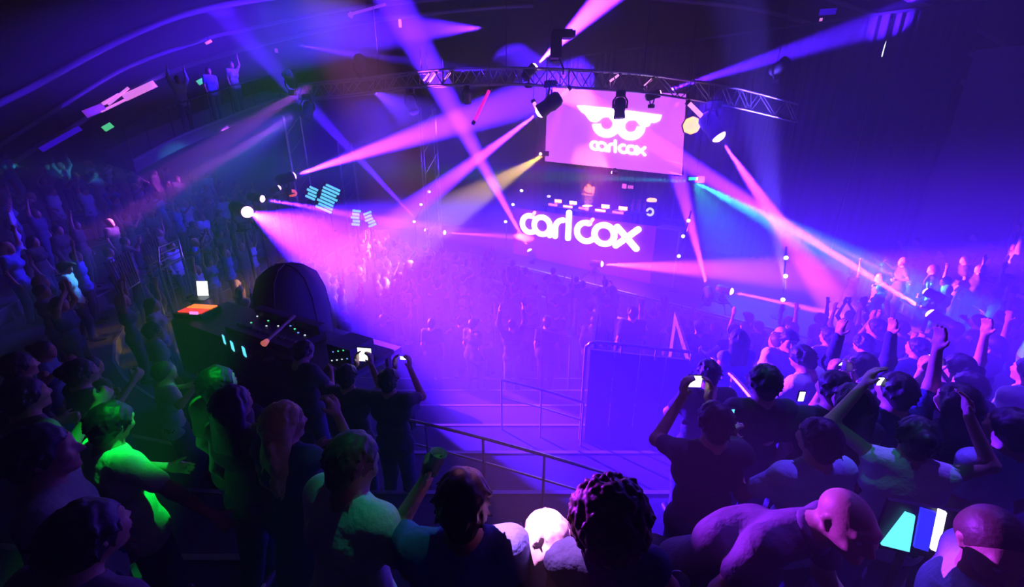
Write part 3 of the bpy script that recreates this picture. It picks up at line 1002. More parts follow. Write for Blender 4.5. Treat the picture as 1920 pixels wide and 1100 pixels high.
dome_glow(1697, 117, .7, .05, -25, m_bt, 'short blue tube below the tiny white lamp')
dome_glow(1778, 59, .9, .09, -4, m_bt, 'level blue lit roof bar, as a tube, near the top right corner')  # blue-lit bar, the light on it made as emission
dome_glow(1884, 160, .9, .09, -38, m_pk, 'bright pink lit roof bar, as a tube, at the right edge of the roof')  # pink-lit bar given a glow of its own
dome_glow(1915, 188, .5, .1, -60, m_bt, 'blue lamp below the bright pink bar at the edge')
dome_glow(1905, 260, .6, .07, -32, m_bt, 'dim blue tube low at the right edge')
dome_glow(202, 238, .34, .10, 32, m_gt, 'small green lit exit box, lower of the two on the left', 'sign', .9, 'exit_sign')
dome_glow(378, 152, .34, .09, 30, m_gt, 'small green lit exit box, upper of the two on the left', 'sign', .9, 'exit_sign')
dome_glow(238, 296, .1, .07, 30, mat('warm tiny lamp', (1, .8, .5), .4, emit=(1, .7, .4), es=1.6), 'tiny warm lamp above the dark left stand', 'lamp', .85)
# ------------------------------------------------------------------ people: one continuous surface per body, grown from a skeleton
def A3(*v):
    return np.array(v, dtype=np.float64)


def nrm(v):
    return v / (np.linalg.norm(v) + 1e-12)


def surface(prims, res, name, m):
    """prims: (kind, data, k, sub). Blends them into one distance field and walks its zero surface."""
    lo = np.min([p[1][0] for p in prims if not p[3]], axis=0) - 2.5 * res
    hi = np.max([p[1][1] for p in prims if not p[3]], axis=0) + 2.5 * res
    n = np.ceil((hi - lo) / res).astype(int) + 1
    D = np.full(n, .5, dtype=np.float32)
    ax = [lo[i] + res * np.arange(n[i]) for i in range(3)]
    for kind, (blo, bhi, *dat), k, sub in prims:
        mg = k + 3 * res
        i0 = np.maximum(((blo - mg - lo) / res).astype(int), 0)
        i1 = np.minimum(((bhi + mg - lo) / res).astype(int) + 2, n)
        if np.any(i1 <= i0):
            continue
        X = ax[0][i0[0]:i1[0], None, None]
        Y = ax[1][None, i0[1]:i1[1], None]
        Z = ax[2][None, None, i0[2]:i1[2]]
        if kind == 'cone':
            a, b, ra, rb, sq, sdir = dat
            ab = b - a
            L = ab.dot(ab) + 1e-9
            px, py, pz = X - a[0], Y - a[1], Z - a[2]
            t = np.clip((px * ab[0] + py * ab[1] + pz * ab[2]) / L, 0, 1)
            px, py, pz = px - t * ab[0], py - t * ab[1], pz - t * ab[2]
            d2 = px * px + py * py + pz * pz
            if sq != 1:                      # squashed along sdir
                c = px * sdir[0] + py * sdir[1] + pz * sdir[2]
                d2 = d2 + c * c * (1 / sq ** 2 - 1)
            d = np.sqrt(d2) - (ra + (rb - ra) * t)
        elif kind == 'ell':
            c, R, r = dat                    # centre, rows = axes, radii
            q = 0
            for i in range(3):
                e = ((X - c[0]) * R[i][0] + (Y - c[1]) * R[i][1] + (Z - c[2]) * R[i][2]) / r[i]
                q = q + e * e
            q = np.sqrt(q)
            d = (q - 1) * min(r)
        elif kind == 'half':                 # cut away beyond a plane
            c, nn = dat
            d = (X - c[0]) * nn[0] + (Y - c[1]) * nn[1] + (Z - c[2]) * nn[2]
        S_ = D[i0[0]:i1[0], i0[1]:i1[1], i0[2]:i1[2]]
        if sub:
            h = np.clip(.5 - .5 * (S_ + d) / k, 0, 1)
            S_[...] = S_ * (1 - h) + (-d) * h + k * h * (1 - h)
        else:
            h = np.clip(.5 + .5 * (S_ - d) / k, 0, 1)
            S_[...] = S_ * (1 - h) + d * h - k * h * (1 - h)
    D[0] = D[-1] = .5
    D[:, 0] = D[:, -1] = .5
    D[:, :, 0] = D[:, :, -1] = .5
    ins = D < 0
    c8 = [ins[i:n[0] - 1 + i, j:n[1] - 1 + j, l:n[2] - 1 + l] for i in (0, 1) for j in (0, 1) for l in (0, 1)]
    cnt = sum(c.astype(np.int8) for c in c8)
    act = (cnt > 0) & (cnt < 8)
    idx = -np.ones(act.shape, dtype=np.int64)
    cells = np.argwhere(act)
    idx[act] = np.arange(len(cells))
    acc = np.zeros((len(cells), 3))
    num = np.zeros(len(cells))
    offs = [(i, j, l) for i in (0, 1) for j in (0, 1) for l in (0, 1)]
    for o in offs:
        for a in range(3):
            if o[a] == 0:
                o2 = list(o)
                o2[a] = 1
                v0 = D[cells[:, 0] + o[0], cells[:, 1] + o[1], cells[:, 2] + o[2]]
                v1 = D[cells[:, 0] + o2[0], cells[:, 1] + o2[1], cells[:, 2] + o2[2]]
                cr_ = (v0 < 0) != (v1 < 0)
                t = np.where(cr_, v0 / np.where(cr_, v0 - v1, 1), 0)
                p = np.array(o, dtype=float)[None].repeat(len(cells), 0)
                p[:, a] += t
                acc += p * cr_[:, None]
                num += cr_
    verts = (cells + acc / num[:, None]) * res + lo
    quads = []
    for a in range(3):
        s0 = [slice(1, -1)] * 3
        s1 = [slice(1, -1)] * 3
        s0[a] = slice(0, -1)
        s1[a] = slice(1, None)
        e = np.argwhere(ins[tuple(s0)] != ins[tuple(s1)])
        off = np.ones(3, dtype=int)
        off[a] = 0
        e = e + off
        flip = ins[e[:, 0], e[:, 1], e[:, 2]]
        b, c = (a + 1) % 3, (a + 2) % 3
        def at(db, dc):
            q = e.copy()
            q[:, b] -= db
            q[:, c] -= dc
            return idx[q[:, 0], q[:, 1], q[:, 2]]
        q = np.stack([at(1, 1), at(0, 1), at(0, 0), at(1, 0)], 1)
        q[~flip] = q[~flip][:, ::-1]
        quads.append(q)
    quads = np.concatenate(quads)
    me = bpy.data.meshes.new(name)
    me.vertices.add(len(verts))
    me.vertices.foreach_set('co', verts.astype(np.float32).ravel())
    me.loops.add(len(quads) * 4)
    me.loops.foreach_set('vertex_index', quads.ravel().astype(np.int32))
    me.polygons.add(len(quads))
    me.polygons.foreach_set('loop_start', np.arange(0, len(quads) * 4, 4, dtype=np.int32))
    me.polygons.foreach_set('use_smooth', np.ones(len(quads), dtype=bool))
    me.update()
    me.validate()
    me.materials.append(m)
    return me


def cone(a, b, ra, rb, k=.03, sq=1, sdir=None, sub=False):
    a, b = np.asarray(a, float), np.asarray(b, float)
    r = max(ra, rb)
    return ('cone', (np.minimum(a, b) - r, np.maximum(a, b) + r, a, b, ra, rb, sq, sdir if sdir is None else np.asarray(sdir, float)), k, sub)


def ell(c, R, r, k=.03, sub=False):
    c = np.asarray(c, float)
    m = max(r)
    return ('ell', (c - m, c + m, c, R, r), k, sub)


def figure(pose, hair='short', top='tee', sex='m', res=.02, fingers=False, hres=None):
    """pose: dict of joint positions (person faces +Y, feet at z 0). Returns meshes for body, top, trousers, hair, shoes."""
    g = lambda key, dflt: A3(*pose.get(key, dflt))
    w = .93 if sex == 'f' else 1.0
    pel = g('pelvis', (0, 0, .93))
    che = g('chest', (0, .0, 1.30))
    nec = g('neck', (0, -.01, 1.50))
    hed = g('head', (0, .025, 1.63))
    side = nrm(g('side', (1, 0, 0)))
    hside = nrm(g('hip_side', (1, 0, 0)))
    fwd = nrm(np.cross(nrm(nec - pel), side))       # chest normal, points forward
    fwd = -fwd if fwd.dot(A3(*pose.get('fwd', (0, 1, 0)))) < 0 else fwd
    face = nrm(g('face', (0, 1, 0)))
    hup = g('head_up', tuple(hed - nec))
    hr = nrm(np.cross(face, hup))
    hup = nrm(np.cross(hr, face))
    HR = [hr, face, hup]
    body, shirt, pants, hairp, shoes = [], [], [], [], []
    # head
    C = hed
    L_ = lambda x, y, z: C + hr * x + face * y + hup * z
    body += [ell(L_(0, -.012, .025), HR, (.074, .095, .094), .02),
             cone(L_(0, .02, -.035), L_(0, .058, -.082), .058, .030, .03),
             ell(L_(0, .035, -.01), HR, (.062, .06, .08), .03)]
    if fingers or res < .015:
        body += [cone(L_(-.034, .075, .035), L_(.034, .075, .035), .016, .016, .02),                  # brow
                 cone(L_(0, .088, .022), L_(0, .112, -.022), .009, .013, .012),                         # nose
                 cone(L_(-.012, .1, -.026), L_(.012, .1, -.026), .009, .009, .008),
                 cone(L_(-.042, .07, -.02), L_(-.04, .068, -.02), .02, .02, .02), cone(L_(.042, .07, -.02), L_(.04, .068, -.02), .02, .02, .02),
                 cone(L_(-.02, .086, -.050), L_(.02, .086, -.050), .008, .008, .006),                     # lips
                 cone(L_(-.017, .085, -.062), L_(.017, .085, -.062), .008, .008, .006),
                 cone(L_(0, .078, -.09), L_(0, .078, -.09), .018, .018, .015)]
        for s in (-1, 1):
            body += [ell(L_(s * .031, .098, .012), HR, (.017, .02, .012), .01, True)]
            body += [cone(L_(s * .074, -.012, .02), L_(s * .082, -.022, .008), .013, .012, .006, .5, hr), cone(L_(s * .080, -.02, .008), L_(s * .075, -.008, -.022), .014, .010, .006, .5, hr)]
    body += [cone(nec + (C - nec) * -.3, L_(0, -.015, -.03), .062 * w, .053 * w, .03)]
    # torso
    sh = [nec - side * s * .17 * w + nrm(pel - nec) * .065 for s in (-1, 1)]        # right (+side first): index 0 = +? kept by sign below
    shR, shL = nec + side * .165 * w + nrm(pel - nec) * .06, nec - side * .165 * w + nrm(pel - nec) * .06
    wai = pel * .55 + che * .45
    T = [cone(che - side * .085 * w, che + side * .085 * w, .112, .112, .05, .85, fwd),
         cone(wai - side * .065 * w, wai + side * .065 * w, .098 * w, .098 * w, .06, .82, fwd),
         cone(pel - hside * .07, pel + hside * .07, .108, .108, .06, .88, fwd),
         cone(shL, shR, .062 * w, .062 * w, .05), cone(che, nec, .09, .05, .05)]
    if sex == 'f':
        for s in (-1, 1):
            T.append(cone(che + side * s * .07 + fwd * .075, che + side * s * .07 + fwd * .075, .062, .062, .04))
    body += T
    shr = [cone(p[1][2], p[1][3], p[1][4] + .012, p[1][5] + .012, .06, p[1][6], p[1][7]) for p in T]
    # arms
    for s, key in ((1, 'R'), (-1, 'L')):
        a = shR if s == 1 else shL
        el = g('elbow' + key, tuple(a + side * s * .05 + A3(0, -.03, -.28)))
        wr = g('wrist' + key, tuple(el + A3(s * .0, .09, -.23)))
        body += [cone(a, el, .050 * w, .040 * w, .03), cone(el, wr, .041 * w, .027 * w, .02)]
        e_ = el if top in ('long', 'jacket') else a + (el - a) * (.62 if top == 'tee' else .1)
        if top != 'tank':
            shr.append(cone(a, e_, .066 * w, .060 * w, .04))
            if top in ('long', 'jacket'):
                shr.append(cone(el, wr, .056, .042, .03))
        # hand
        hd = nrm(g('hand' + key, tuple(wr - el)))
        pn = g('palm' + key, tuple(-side * s))
        pn = nrm(pn - hd * pn.dot(hd))
        hs = np.cross(hd, pn) * s                                                     # towards the thumb
        k1 = wr + hd * .085
        body += [cone(wr, wr + hd * .05, .026, .036, .02, .55, pn), cone(wr + hd * .045 - hs * .018, k1 - hs * .022, .022, .018, .015), cone(wr + hd * .045 + hs * .018, k1 + hs * .022, .022, .018, .015)]
        curl = pose.get('curl' + key, .5)
        fr = .0095 if fingers else .012
        for i, (o, l1) in enumerate(((.030, .072), (.010, .08), (-.011, .074), (-.031, .058))):
            b0 = k1 + hs * o * .95
            d1 = nrm(hd * math.cos(curl * .6) + pn * math.sin(curl * .6))
            d2 = nrm(hd * math.cos(curl * 1.6) + pn * math.sin(curl * 1.6))
            m1 = b0 + d1 * l1 * .52 + hs * o * .12
            body += [cone(b0, m1, fr * 1.05, fr, .004), cone(m1, m1 + d2 * l1 * .5, fr, fr * .85, .003)]
        tb = wr + hd * .03 + hs * .028
        td = nrm(hd * .65 + hs * .75 + pn * .3)
        body += [cone(tb, tb + td * .04, .015, .0125, .01), cone(tb + td * .04, tb + td * .04 + nrm(td + hd * .6) * .033, .0115, .0095, .004)]
    # legs
    for s, key in ((1, 'R'), (-1, 'L')):
        h = pel + hside * s * .085 - A3(0, 0, .03)
        kn = g('knee' + key, (s * .10, .03, .50))
        an = g('ankle' + key, (s * .11, -.02, .09))
        toe = an + A3(s * .03, .17, -.05)
        body += [cone(h, kn, .088, .060, .05), cone(kn, an, .060, .040, .03), cone(an + A3(0, -.03, -.04), toe, .038, .030, .03)]
        if top != 'dress':
            pants += [cone(h, kn, .103, .075, .04), cone(kn, an + A3(0, 0, .03), .074, .062, .03)]
        shoes += [cone(an + A3(0, -.035, -.042), an + A3(s * .01, .06, -.045), .044, .045, .03), cone(an + A3(s * .01, .06, -.048), toe + A3(0, .01, 0), .045, .036, .03), cone(an + A3(0, -.01, .0), an + A3(0, -.01, .03), .05, .05, .03)]
    if top == 'dress':
        shr += [cone(pel, pel - A3(0, 0, .38), .15, .21, .05)]
        pants += [cone(pel - hside * .07, pel + hside * .07, .112, .112, .04)]
    else:
        pants += [cone(pel - hside * .07, pel + hside * .07, .122, .122, .05, .9, fwd)]
        hem = pel - nrm(che - pel) * .04
        shr += [cone(hem - hside * .07, hem + hside * .07, .128, .128, .05, .88, fwd)]
    if pose.get('loose'):
        for s in (-1, 1):
            hem = pel - nrm(che - pel) * .02
            shr += [cone(wai + side * s * .05, hem + side * s * .09 - fwd * .02, .12, .145, .05, .8, fwd)]
    if top == 'jacket':
        shr.append(cone(nec - fwd * .03, nec - fwd * .03, .075, .075, .04))
    # neckline: keep the neck clear of the shirt
    shr.append(cone(nec + nrm(C - nec) * .035, C, .066, .09, .02, sub=True))
    # hair
    if hair != 'bald':
        if hair == 'afro':
            hairp += [ell(L_(0, -.03, .045), HR, (.125, .125, .13), .03)]
            r_ = random.Random(5)
            for i in range(620):
                v = nrm(np.array([r_.gauss(0, 1) for _ in range(3)]))
                if v[2] < -.75:
                    continue
                c = L_(v[0] * .128, -.03 + v[1] * .128, .045 + v[2] * .132)
                rr = r_.uniform(.008, .015)
                hairp.append(cone(c, c + A3(*[r_.uniform(-.012, .012) for _ in range(3)]), rr, rr * .7, .006))
        else:
            t = .011 if hair != 'crop' else .006
            hairp += [ell(L_(0, -.018, .032), HR, (.074 + t, .092 + t, .092 + t), .02), cone(L_(0, -.05, -.01), L_(0, -.055, -.05), .072, .055, .03)]
            if res < .015 and hair not in ('cap', 'crop', 'scarf'):
                r_ = random.Random(9)
                for i in range(190):
                    v = nrm(np.array([r_.gauss(0, 1), r_.gauss(-.25, 1), r_.gauss(.45, .8)]))
                    if v[2] < -.45 or (v[1] > .55 and v[2] < .35):
                        continue
                    c = L_(v[0] * .082, -.018 + v[1] * .100, .032 + v[2] * .100)
                    out_ = hr * v[0] + face * v[1] + hup * v[2]
                    e_ = c + nrm(out_ * .35 - hup * .8 + face * r_.uniform(-.5, .4) + hr * r_.uniform(-.6, .6)) * r_.uniform(.025, .05)
                    hairp.append(cone(c, e_, .012, .005, .008))
            if hair in ('long', 'wavy'):
                dn = nrm(-hup * .4 + A3(0, 0, -1.0))
                bk = L_(0, -.085, -.03)
                for s in (-1, 0, 1):
                    hairp.append(cone(L_(s * .06, -.05 - .02 * (s == 0), .0), bk + hr * s * .065 + dn * .22, .055, .05, .04))
                if hair == 'wavy':
                    r_ = random.Random(3)
                    for i in range(46):
                        s, q = r_.uniform(-1, 1), r_.uniform(0, 1)
                        c = bk + hr * s * .10 + dn * (-.05 + .36 * q) - face * r_.uniform(.0, .05)
                        hairp.append(cone(c, c + dn * r_.uniform(.05, .1) + hr * r_.uniform(-.03, .03), .020, .009, .012))
            if hair == 'scarf':
                hairp += [ell(L_(0, -.01, .035), HR, (.096, .112, .102), .02), cone(L_(0, -.06, -.02), nec + (C - nec) * .05 - face * .03, .078, .07, .04)]
            if hair == 'bun':
                hairp.append(cone(L_(0, -.11, .06), L_(0, -.12, .07), .045, .045, .01))
            if hair == 'pony':
                b0 = L_(0, -.115, .03)
                hairp += [cone(b0, b0 - face * .03 + A3(0, 0, -.06), .03, .038, .02), cone(b0 - face * .03 + A3(0, 0, -.06), b0 - face * .01 + A3(0, 0, -.26), .038, .012, .02)]
            if hair == 'cap':
                hairp += [ell(L_(0, -.01, .05), HR, (.095, .112, .085), .02), cone(L_(-.03, .09, .06), L_(.03, .09, .06), .05, .05, .02), cone(L_(-.03, .14, .052), L_(.03, .14, .052), .03, .03, .02)]
        hairp.append(ell(L_(0, .105, -.035), HR, (.066, .075, .085), .01, True))
    out = {'body': surface(body, hres or res, 'body', M_SKIN), 'shirt': surface(shr, res, 'shirt', M_SHIRT), 'trousers': surface(pants, res, 'trousers', M_PANTS),
           'shoes': surface(shoes, res, 'shoes', M_SHOES)}
    if hairp:
        out['hair'] = surface(hairp, res if hair != 'afro' else min(res, .0065), 'hair', M_HAIR)
    return out


def cloth_mat(name, c, rough=.85):
    return mat(name, c, rough, noise=.18, nscale=9, bump=.7, bd=.035)


M_SKIN = mat('skin', (.42, .24, .17), .5, noise=.08, nscale=30)
M_SHIRT = cloth_mat('dark shirt', (.03, .03, .04))
M_PANTS = cloth_mat('dark trousers', (.02, .022, .03))
M_SHOES = mat('dark shoes', (.03, .03, .03), .5)
M_HAIR = mat('dark hair', (.018, .013, .012), .5, noise=.4, nscale=60)
CLOTH = {
    'black': M_SHIRT, 'white': cloth_mat('white cotton', (.8, .8, .82)), 'grey': cloth_mat('grey cotton', (.28, .28, .3)),
    'blue': cloth_mat('blue cotton', (.12, .18, .55)), 'dull': cloth_mat('dull olive cotton', (.10, .10, .07)), 'pale': cloth_mat('pale blue shirt', (.45, .55, .75)),
    'navy': cloth_mat('navy cotton', (.03, .04, .12)), 'pink': cloth_mat('pink cotton', (.6, .25, .4)), 'plum': cloth_mat('plum polo cotton', (.16, .10, .17)),
}
HAIRM = {'dark': M_HAIR, 'brown': mat('brown hair', (.08, .045, .03), .5, noise=.4, nscale=60), 'blond': mat('blond hair', (.5, .36, .18), .45, noise=.3, nscale=60),
         'redcap': cloth_mat('black cap', (.03, .03, .035))}

UPR = dict(elbowR=(.27, .06, 1.66), wristR=(.24, .08, 1.90), handR=(0, .1, 1), curlR=.3)
UPL = dict(elbowL=(-.27, .06, 1.66), wristL=(-.24, .08, 1.90), handL=(0, .1, 1), curlL=.3)
PHONE = dict(elbowR=(.25, .20, 1.36), wristR=(.09, .33, 1.60), handR=(0, .1, 1), curlR=.7, elbowL=(-.25, .20, 1.36), wristL=(-.07, .33, 1.60), handL=(0, .1, 1), curlL=.7)
WALK = dict(kneeR=(.10, .10, .50), ankleR=(.10, .06, .09), kneeL=(-.10, 0, .50), ankleL=(-.11, -.10, .09))
DANCE = dict(chest=(.03, .02, 1.28), neck=(.05, .02, 1.48), head=(.05, .06, 1.61), elbowR=(.40, .05, 1.34), wristR=(.36, .26, 1.50), elbowL=(-.34, .02, 1.24), wristL=(-.30, .24, 1.20), kneeR=(.13, .12, .50), curlR=1.2, curlL=1.2)
CLAP = dict(elbowR=(.24, .10, 1.62), wristR=(.06, .16, 1.86), handR=(0, 0, 1), elbowL=(-.24, .10, 1.62), wristL=(-.06, .16, 1.86), handL=(0, 0, 1), curlR=.2, curlL=.2)
SPECS = [  # pose, hair, top, sex
    (dict(), 'short', 'tee', 'm'), (dict(UPR), 'short', 'tee', 'm'), (dict(UPR, **UPL), 'short', 'long', 'm'), (dict(PHONE), 'short', 'tee', 'm'),
    (dict(DANCE), 'short', 'tee', 'm'), (dict(WALK), 'long', 'tank', 'f'), (dict(UPL), 'long', 'tee', 'f'), (dict(CLAP), 'pony', 'tank', 'f'),
    (dict(DANCE), 'bun', 'dress', 'f'), (dict(WALK, loose=1), 'cap', 'tee', 'm'), (dict(UPR, **UPL), 'long', 'tank', 'f'), (dict(WALK), 'crop', 'jacket', 'm'),
]
PROTO = []
for ps, hr_, tp, sx_ in SPECS:
    PROTO.append(figure(ps, hr_, tp, sx_, .021))
n_person = [0]


def person(meshes, loc, rz, label, group=None, shirt='black', hairc='dark', scale=1.0, pants='navy', tilt=0.0):
    """the body is the thing; hair and clothes are its children"""
    b = bpy.data.objects.new('person', meshes['body'])
    b.location = loc
    b.rotation_euler = (tilt, 0, rz)
    b.scale = (scale,) * 3
    col.objects.link(b)
    tag(b, label, 'person', group)
    for k, m in (('shirt', CLOTH[shirt]), ('trousers', CLOTH[pants]), ('shoes', None), ('hair', HAIRM[hairc])):
        if k not in meshes:
            continue
        c = bpy.data.objects.new(k, meshes[k])
        c.parent = b
        col.objects.link(c)
        if m is not None:
            c.material_slots[0].link = 'OBJECT'
            c.material_slots[0].material = m
    n_person[0] += 1
    return b


def stand_at(px, py, hh=1.63, near=1.0):
    """where a person stands whose head centre lies on this sight line, resting on the floor or the stand's step"""
    d = ray(px, py)
    t = near
    last = None
    while t < 30:
        p = EYE + d * t
        g = floor_z(p.x, p.y)
        if p.z <= g + hh:
            return Vector((p.x, p.y, g)), t
        t += .02
    return None, None

TAKEN = []
def free(p, r=.42):
    for q in TAKEN:
        if (q[0] - p[0]) ** 2 + (q[1] - p[1]) ** 2 < r * r:
            return False
    return True
STAGE_DIR = -math.atan2(3, 14)
# ------------------------------------------------------------------ mixing position on its riser (left, half dark)
FZ = 2.72                        # height of the desk edge
f0, f1 = at_z(322, 598, FZ), at_z(642, 712, FZ)
print('foh', f0, f1)
FU = (f1 - f0)
FL = FU.length
FU.normalize()
FN = Vector((-FU.y, FU.x, 0)) if Vector((-FU.y, FU.x, 0)).y > 0 else Vector((FU.y, -FU.x, 0))
FRZ = math.atan2(FU.y, FU.x)
FRS = 1.75                       # riser top
def Fp(u, n, z):
    return f0 + FU * u + FN * n + Vector((0, 0, z - FZ))
def fl(u, n, z):                 # local to an empty at Fp(u0..) with rotation FRZ
    return (u, n, z)
riser = empty('mixing_riser', Fp(FL / 2, 1.0, 0), FRZ, 'dark draped riser deck carrying the mixing desk on the left', 'riser')
MB().box((0, -.52, FRS - .06), (FL + .3, 1.36, .12)).build('deck', M['cloth_dark'], riser)
MB().box((-FL * .17, .8, FRS - .06), (FL * .66, 1.26, .12)).build('deck', M['cloth_dark'], riser)
for sx_ in (-1, 0, 1):
    for sy_ in (-1.0, .05):
        MB().box((sx_ * (FL / 2 + .05), sy_, (FRS - .12) / 2), (.09, .09, FRS - .12)).build('leg', M['black'], riser)
b = MB()
nseg = 80
vs_, fs_ = [], []
for i in range(nseg + 1):
    u_ = -(FL / 2 + .15) + (FL + .3) * i / nseg
    d_ = -1.24 - .03 * math.sin(i * 1.1) - .02 * math.sin(i * 2.3)
    vs_ += [(u_, d_, .1), (u_, d_ * .99, FRS - .01)]
for i in range(nseg):
    fs_.append((2 * i, 2 * i + 2, 2 * i + 3, 2 * i + 1))
mesh_obj('drape', vs_, fs_, M['cloth_dark'], riser, True)

desk = empty('mixing_desk', Fp(FL / 2, .45, FRS), FRZ, 'long black desk with a dark blue cloth front, loaded with lit consoles', 'desk')
DH = FZ - FRS
MB().box((0, 0, DH - .03), (FL, .9, .06)).build('table_top', M['black'], desk)
for sx_ in (-1, 0, 1):
    for sy_ in (-1, 1):
        MB().box((sx_ * (FL / 2 - .06), sy_ * .38, (DH - .06) / 2), (.06, .06, DH - .06)).build('leg', M['black'], desk)
vs_, fs_ = [], []
for i in range(nseg + 1):
    u_ = -FL / 2 + FL * i / nseg
    d_ = -.47 - .012 * math.sin(i * .9)
    vs_ += [(u_, d_ - .02, .02), (u_, d_, DH - .005)]
for i in range(nseg):
    fs_.append((2 * i, 2 * i + 2, 2 * i + 3, 2 * i + 1))
mesh_obj('front_cloth', vs_, fs_, cloth_mat('dark blue desk cloth', (.05, .06, .16)), desk, True)


def on_desk(px, py, z=FZ):
    p = at_z(px, py, z)
    return Vector((p.x, p.y, FZ))
# laptop: bright page on its screen
e = empty('laptop', on_desk(374, 560), FRZ + .5, 'open laptop with a bright white page at the far end of the mixing desk', 'laptop')
MB().box((0, 0, .01), (.36, .25, .02)).build('keyboard', M['black'], e)
lt = Matrix.Translation((0, .12, .02)) @ Matrix.Rotation(math.radians(-12), 4, 'X')
MB().box((0, .0, .13), (.25, .012, .30), lt).build('lid', M['black'], e)
MB().box((0, -.009, .135), (.20, .004, .27), lt).build('screen', M['whitelit'], e)
# orange lit control surface
e = empty('lighting_console', on_desk(366, 590) + FN * .05, FRZ + .35, 'small control desk with orange lit keys beside the laptop', 'console')
MB().box((0, 0, .04), (.52, .42, .08)).build('body', M['black'], e)
m_or = mat('orange lit keys', (1, .3, .05), .4, emit=(1, .20, .03), es=1.8)
m_or2 = mat('red lit keys', (1, .2, .1), .4, emit=(1, .05, .04), es=1.3)
for i in range(4):
    MB().box((0, .15 - .09 * i, .088), (.44, .065, .02)).build('key_row', m_or if i < 2 else m_or2, e)
MB().box((.12, -.19, .095), (.14, .03, .05)).build('display', m_pk, e)
# long mixing console with fader rows and small lights
e = empty('mixing_console', Fp(FL * .52, .42, FZ), FRZ, 'long dark mixing console dotted with small lights in the middle of the desk', 'console')
MB().box((0, 0, .05), (1.5, .6, .10)).build('body', M['black'], e)
MB().box((0, .27, .14), (1.5, .12, .12), Matrix.Rotation(.1, 4, 'X')).build('meter_bridge', M['black'], e)
m_kn = mat('grey knobs', (.3, .3, .35), .4)
leds = [mat('led ' + n, c, .4, emit=c, es=1.3) for n, c in (('white', (.7, .8, 1)), ('green', (.1, .9, .4)), ('blue', (.15, .3, 1)))]
rr = random.Random(2)
for i in range(18):
    MB().box((-.68 + i * .08, -.14, .112), (.018, .05, .025)).build('fader', m_kn, e)
    if i % 2 == 0:
        MB().box((-.68 + i * .08, rr.uniform(-.05, .18), .106), (.022, .018, .014)).build('led', leds[rr.choice([0, 0, 1, 2])], e)
for i, (x, y) in enumerate(((452, 642), (474, 652), (436, 630))):
    e = empty('monitor', on_desk(x, y, FZ + .1) - FN * .12, FRZ - .25, ['small pale blue lit monitor, middle one on the desk front', 'small pale blue lit monitor nearest the desk lamp', 'faint blue monitor left of the two bright ones'][i], 'monitor')
    MB().box((0, .02, .10), (.16, .03, .16)).build('housing', M['black'], e)
    MB().box((0, .0, .10), (.10 - .03 * (i == 2), .012, .13)).build('screen', M['cyanlit'], e)
    MB().box((0, .03, .01), (.1, .08, .02)).build('stand', M['black'], e)
# gooseneck lamp with the salmon head
a, b_ = P(497, 642, 5.6), P(552, 592, 6.2)
e = empty('desk_lamp', Vector((a.x, a.y, FZ)), 0, 'slanting desk lamp arm with a salmon pink head over the desk', 'lamp')
MB().lathe([(.07, 0), (.07, .02), (.02, .03)], None, 12).build('base', M['black'], e)
MB().tube([Vector((0, 0, .02)), Vector((.0, .0, .1)), a - e.location], .012, 6).build('stem', M['black'], e)
MB().tube([a - e.location, b_ - e.location], .022, 8).build('arm', mat('pale lamp arm', (.5, .4, .5), .4, .2), e)
MB().lathe([(.03, -.05), (.045, .03), (.001, .05)], aim(a - e.location, a - b_), 10).build('lamp_head', mat('salmon lamp head', (1, .5, .4), .4, emit=(.9, .2, .16), es=.6), e)
# covered rack, the big dark hump
cx = Fp(FL * .62, 1.6, FRS)
hb = P(520, 575, 7.3)
hbu = (hb - f0).dot(FU) - .5
hb = Fp(hbu, 1.66, FRS)
e = empty('covered_rack', Vector((hb.x, hb.y, FRS)), FRZ, 'big dark rounded cover over the equipment behind the mixing desk', 'cover')
r_ = .62
zt = P(520, 512, 7.3).z - FRS
prof = [(r_ * 1.02, 0.0), (r_ * 1.03, zt * .4), (r_ * .98, zt * .65), (r_ * .8, zt * .86), (r_ * .45, zt * .97), (.001, zt)]
c_ = MB().lathe(prof, None, 26).build('cover', M['cloth_dark'], e, True)
for k in range(6):
    a = k * PI / 3
    MB().tube([(math.cos(a) * q[0] * 1.01, math.sin(a) * q[0] * 1.01, q[1] + .005) for q in prof], .012, 5).build('seam', M['black'], e)
# small rack with status lights at the desk's near end
e = empty('status_rack', Fp(FL - .28, .42, FZ), FRZ, 'small black rack with scattered white and green lights at the near desk end', 'rack')
MB().box((0, 0, .14), (.42, .4, .28)).build('body', M['black'], e)
for i in range(7):
    MB().box((-.15 + .05 * (i * 3 % 7), -.205, .05 + .035 * (i * 5 % 7)), (.016, .01, .012)).build('led', leds[i % 3], e)
e = empty('beacon', Fp(FL - .02, .06, FZ), FRZ, 'single tiny green light at the near corner of the desk', 'lamp')
MB().box((0, 0, .015), (.06, .05, .03)).build('body', M['black'], e)
MB().box((0, -.02, .035), (.03, .02, .02)).build('led', leds[1], e)

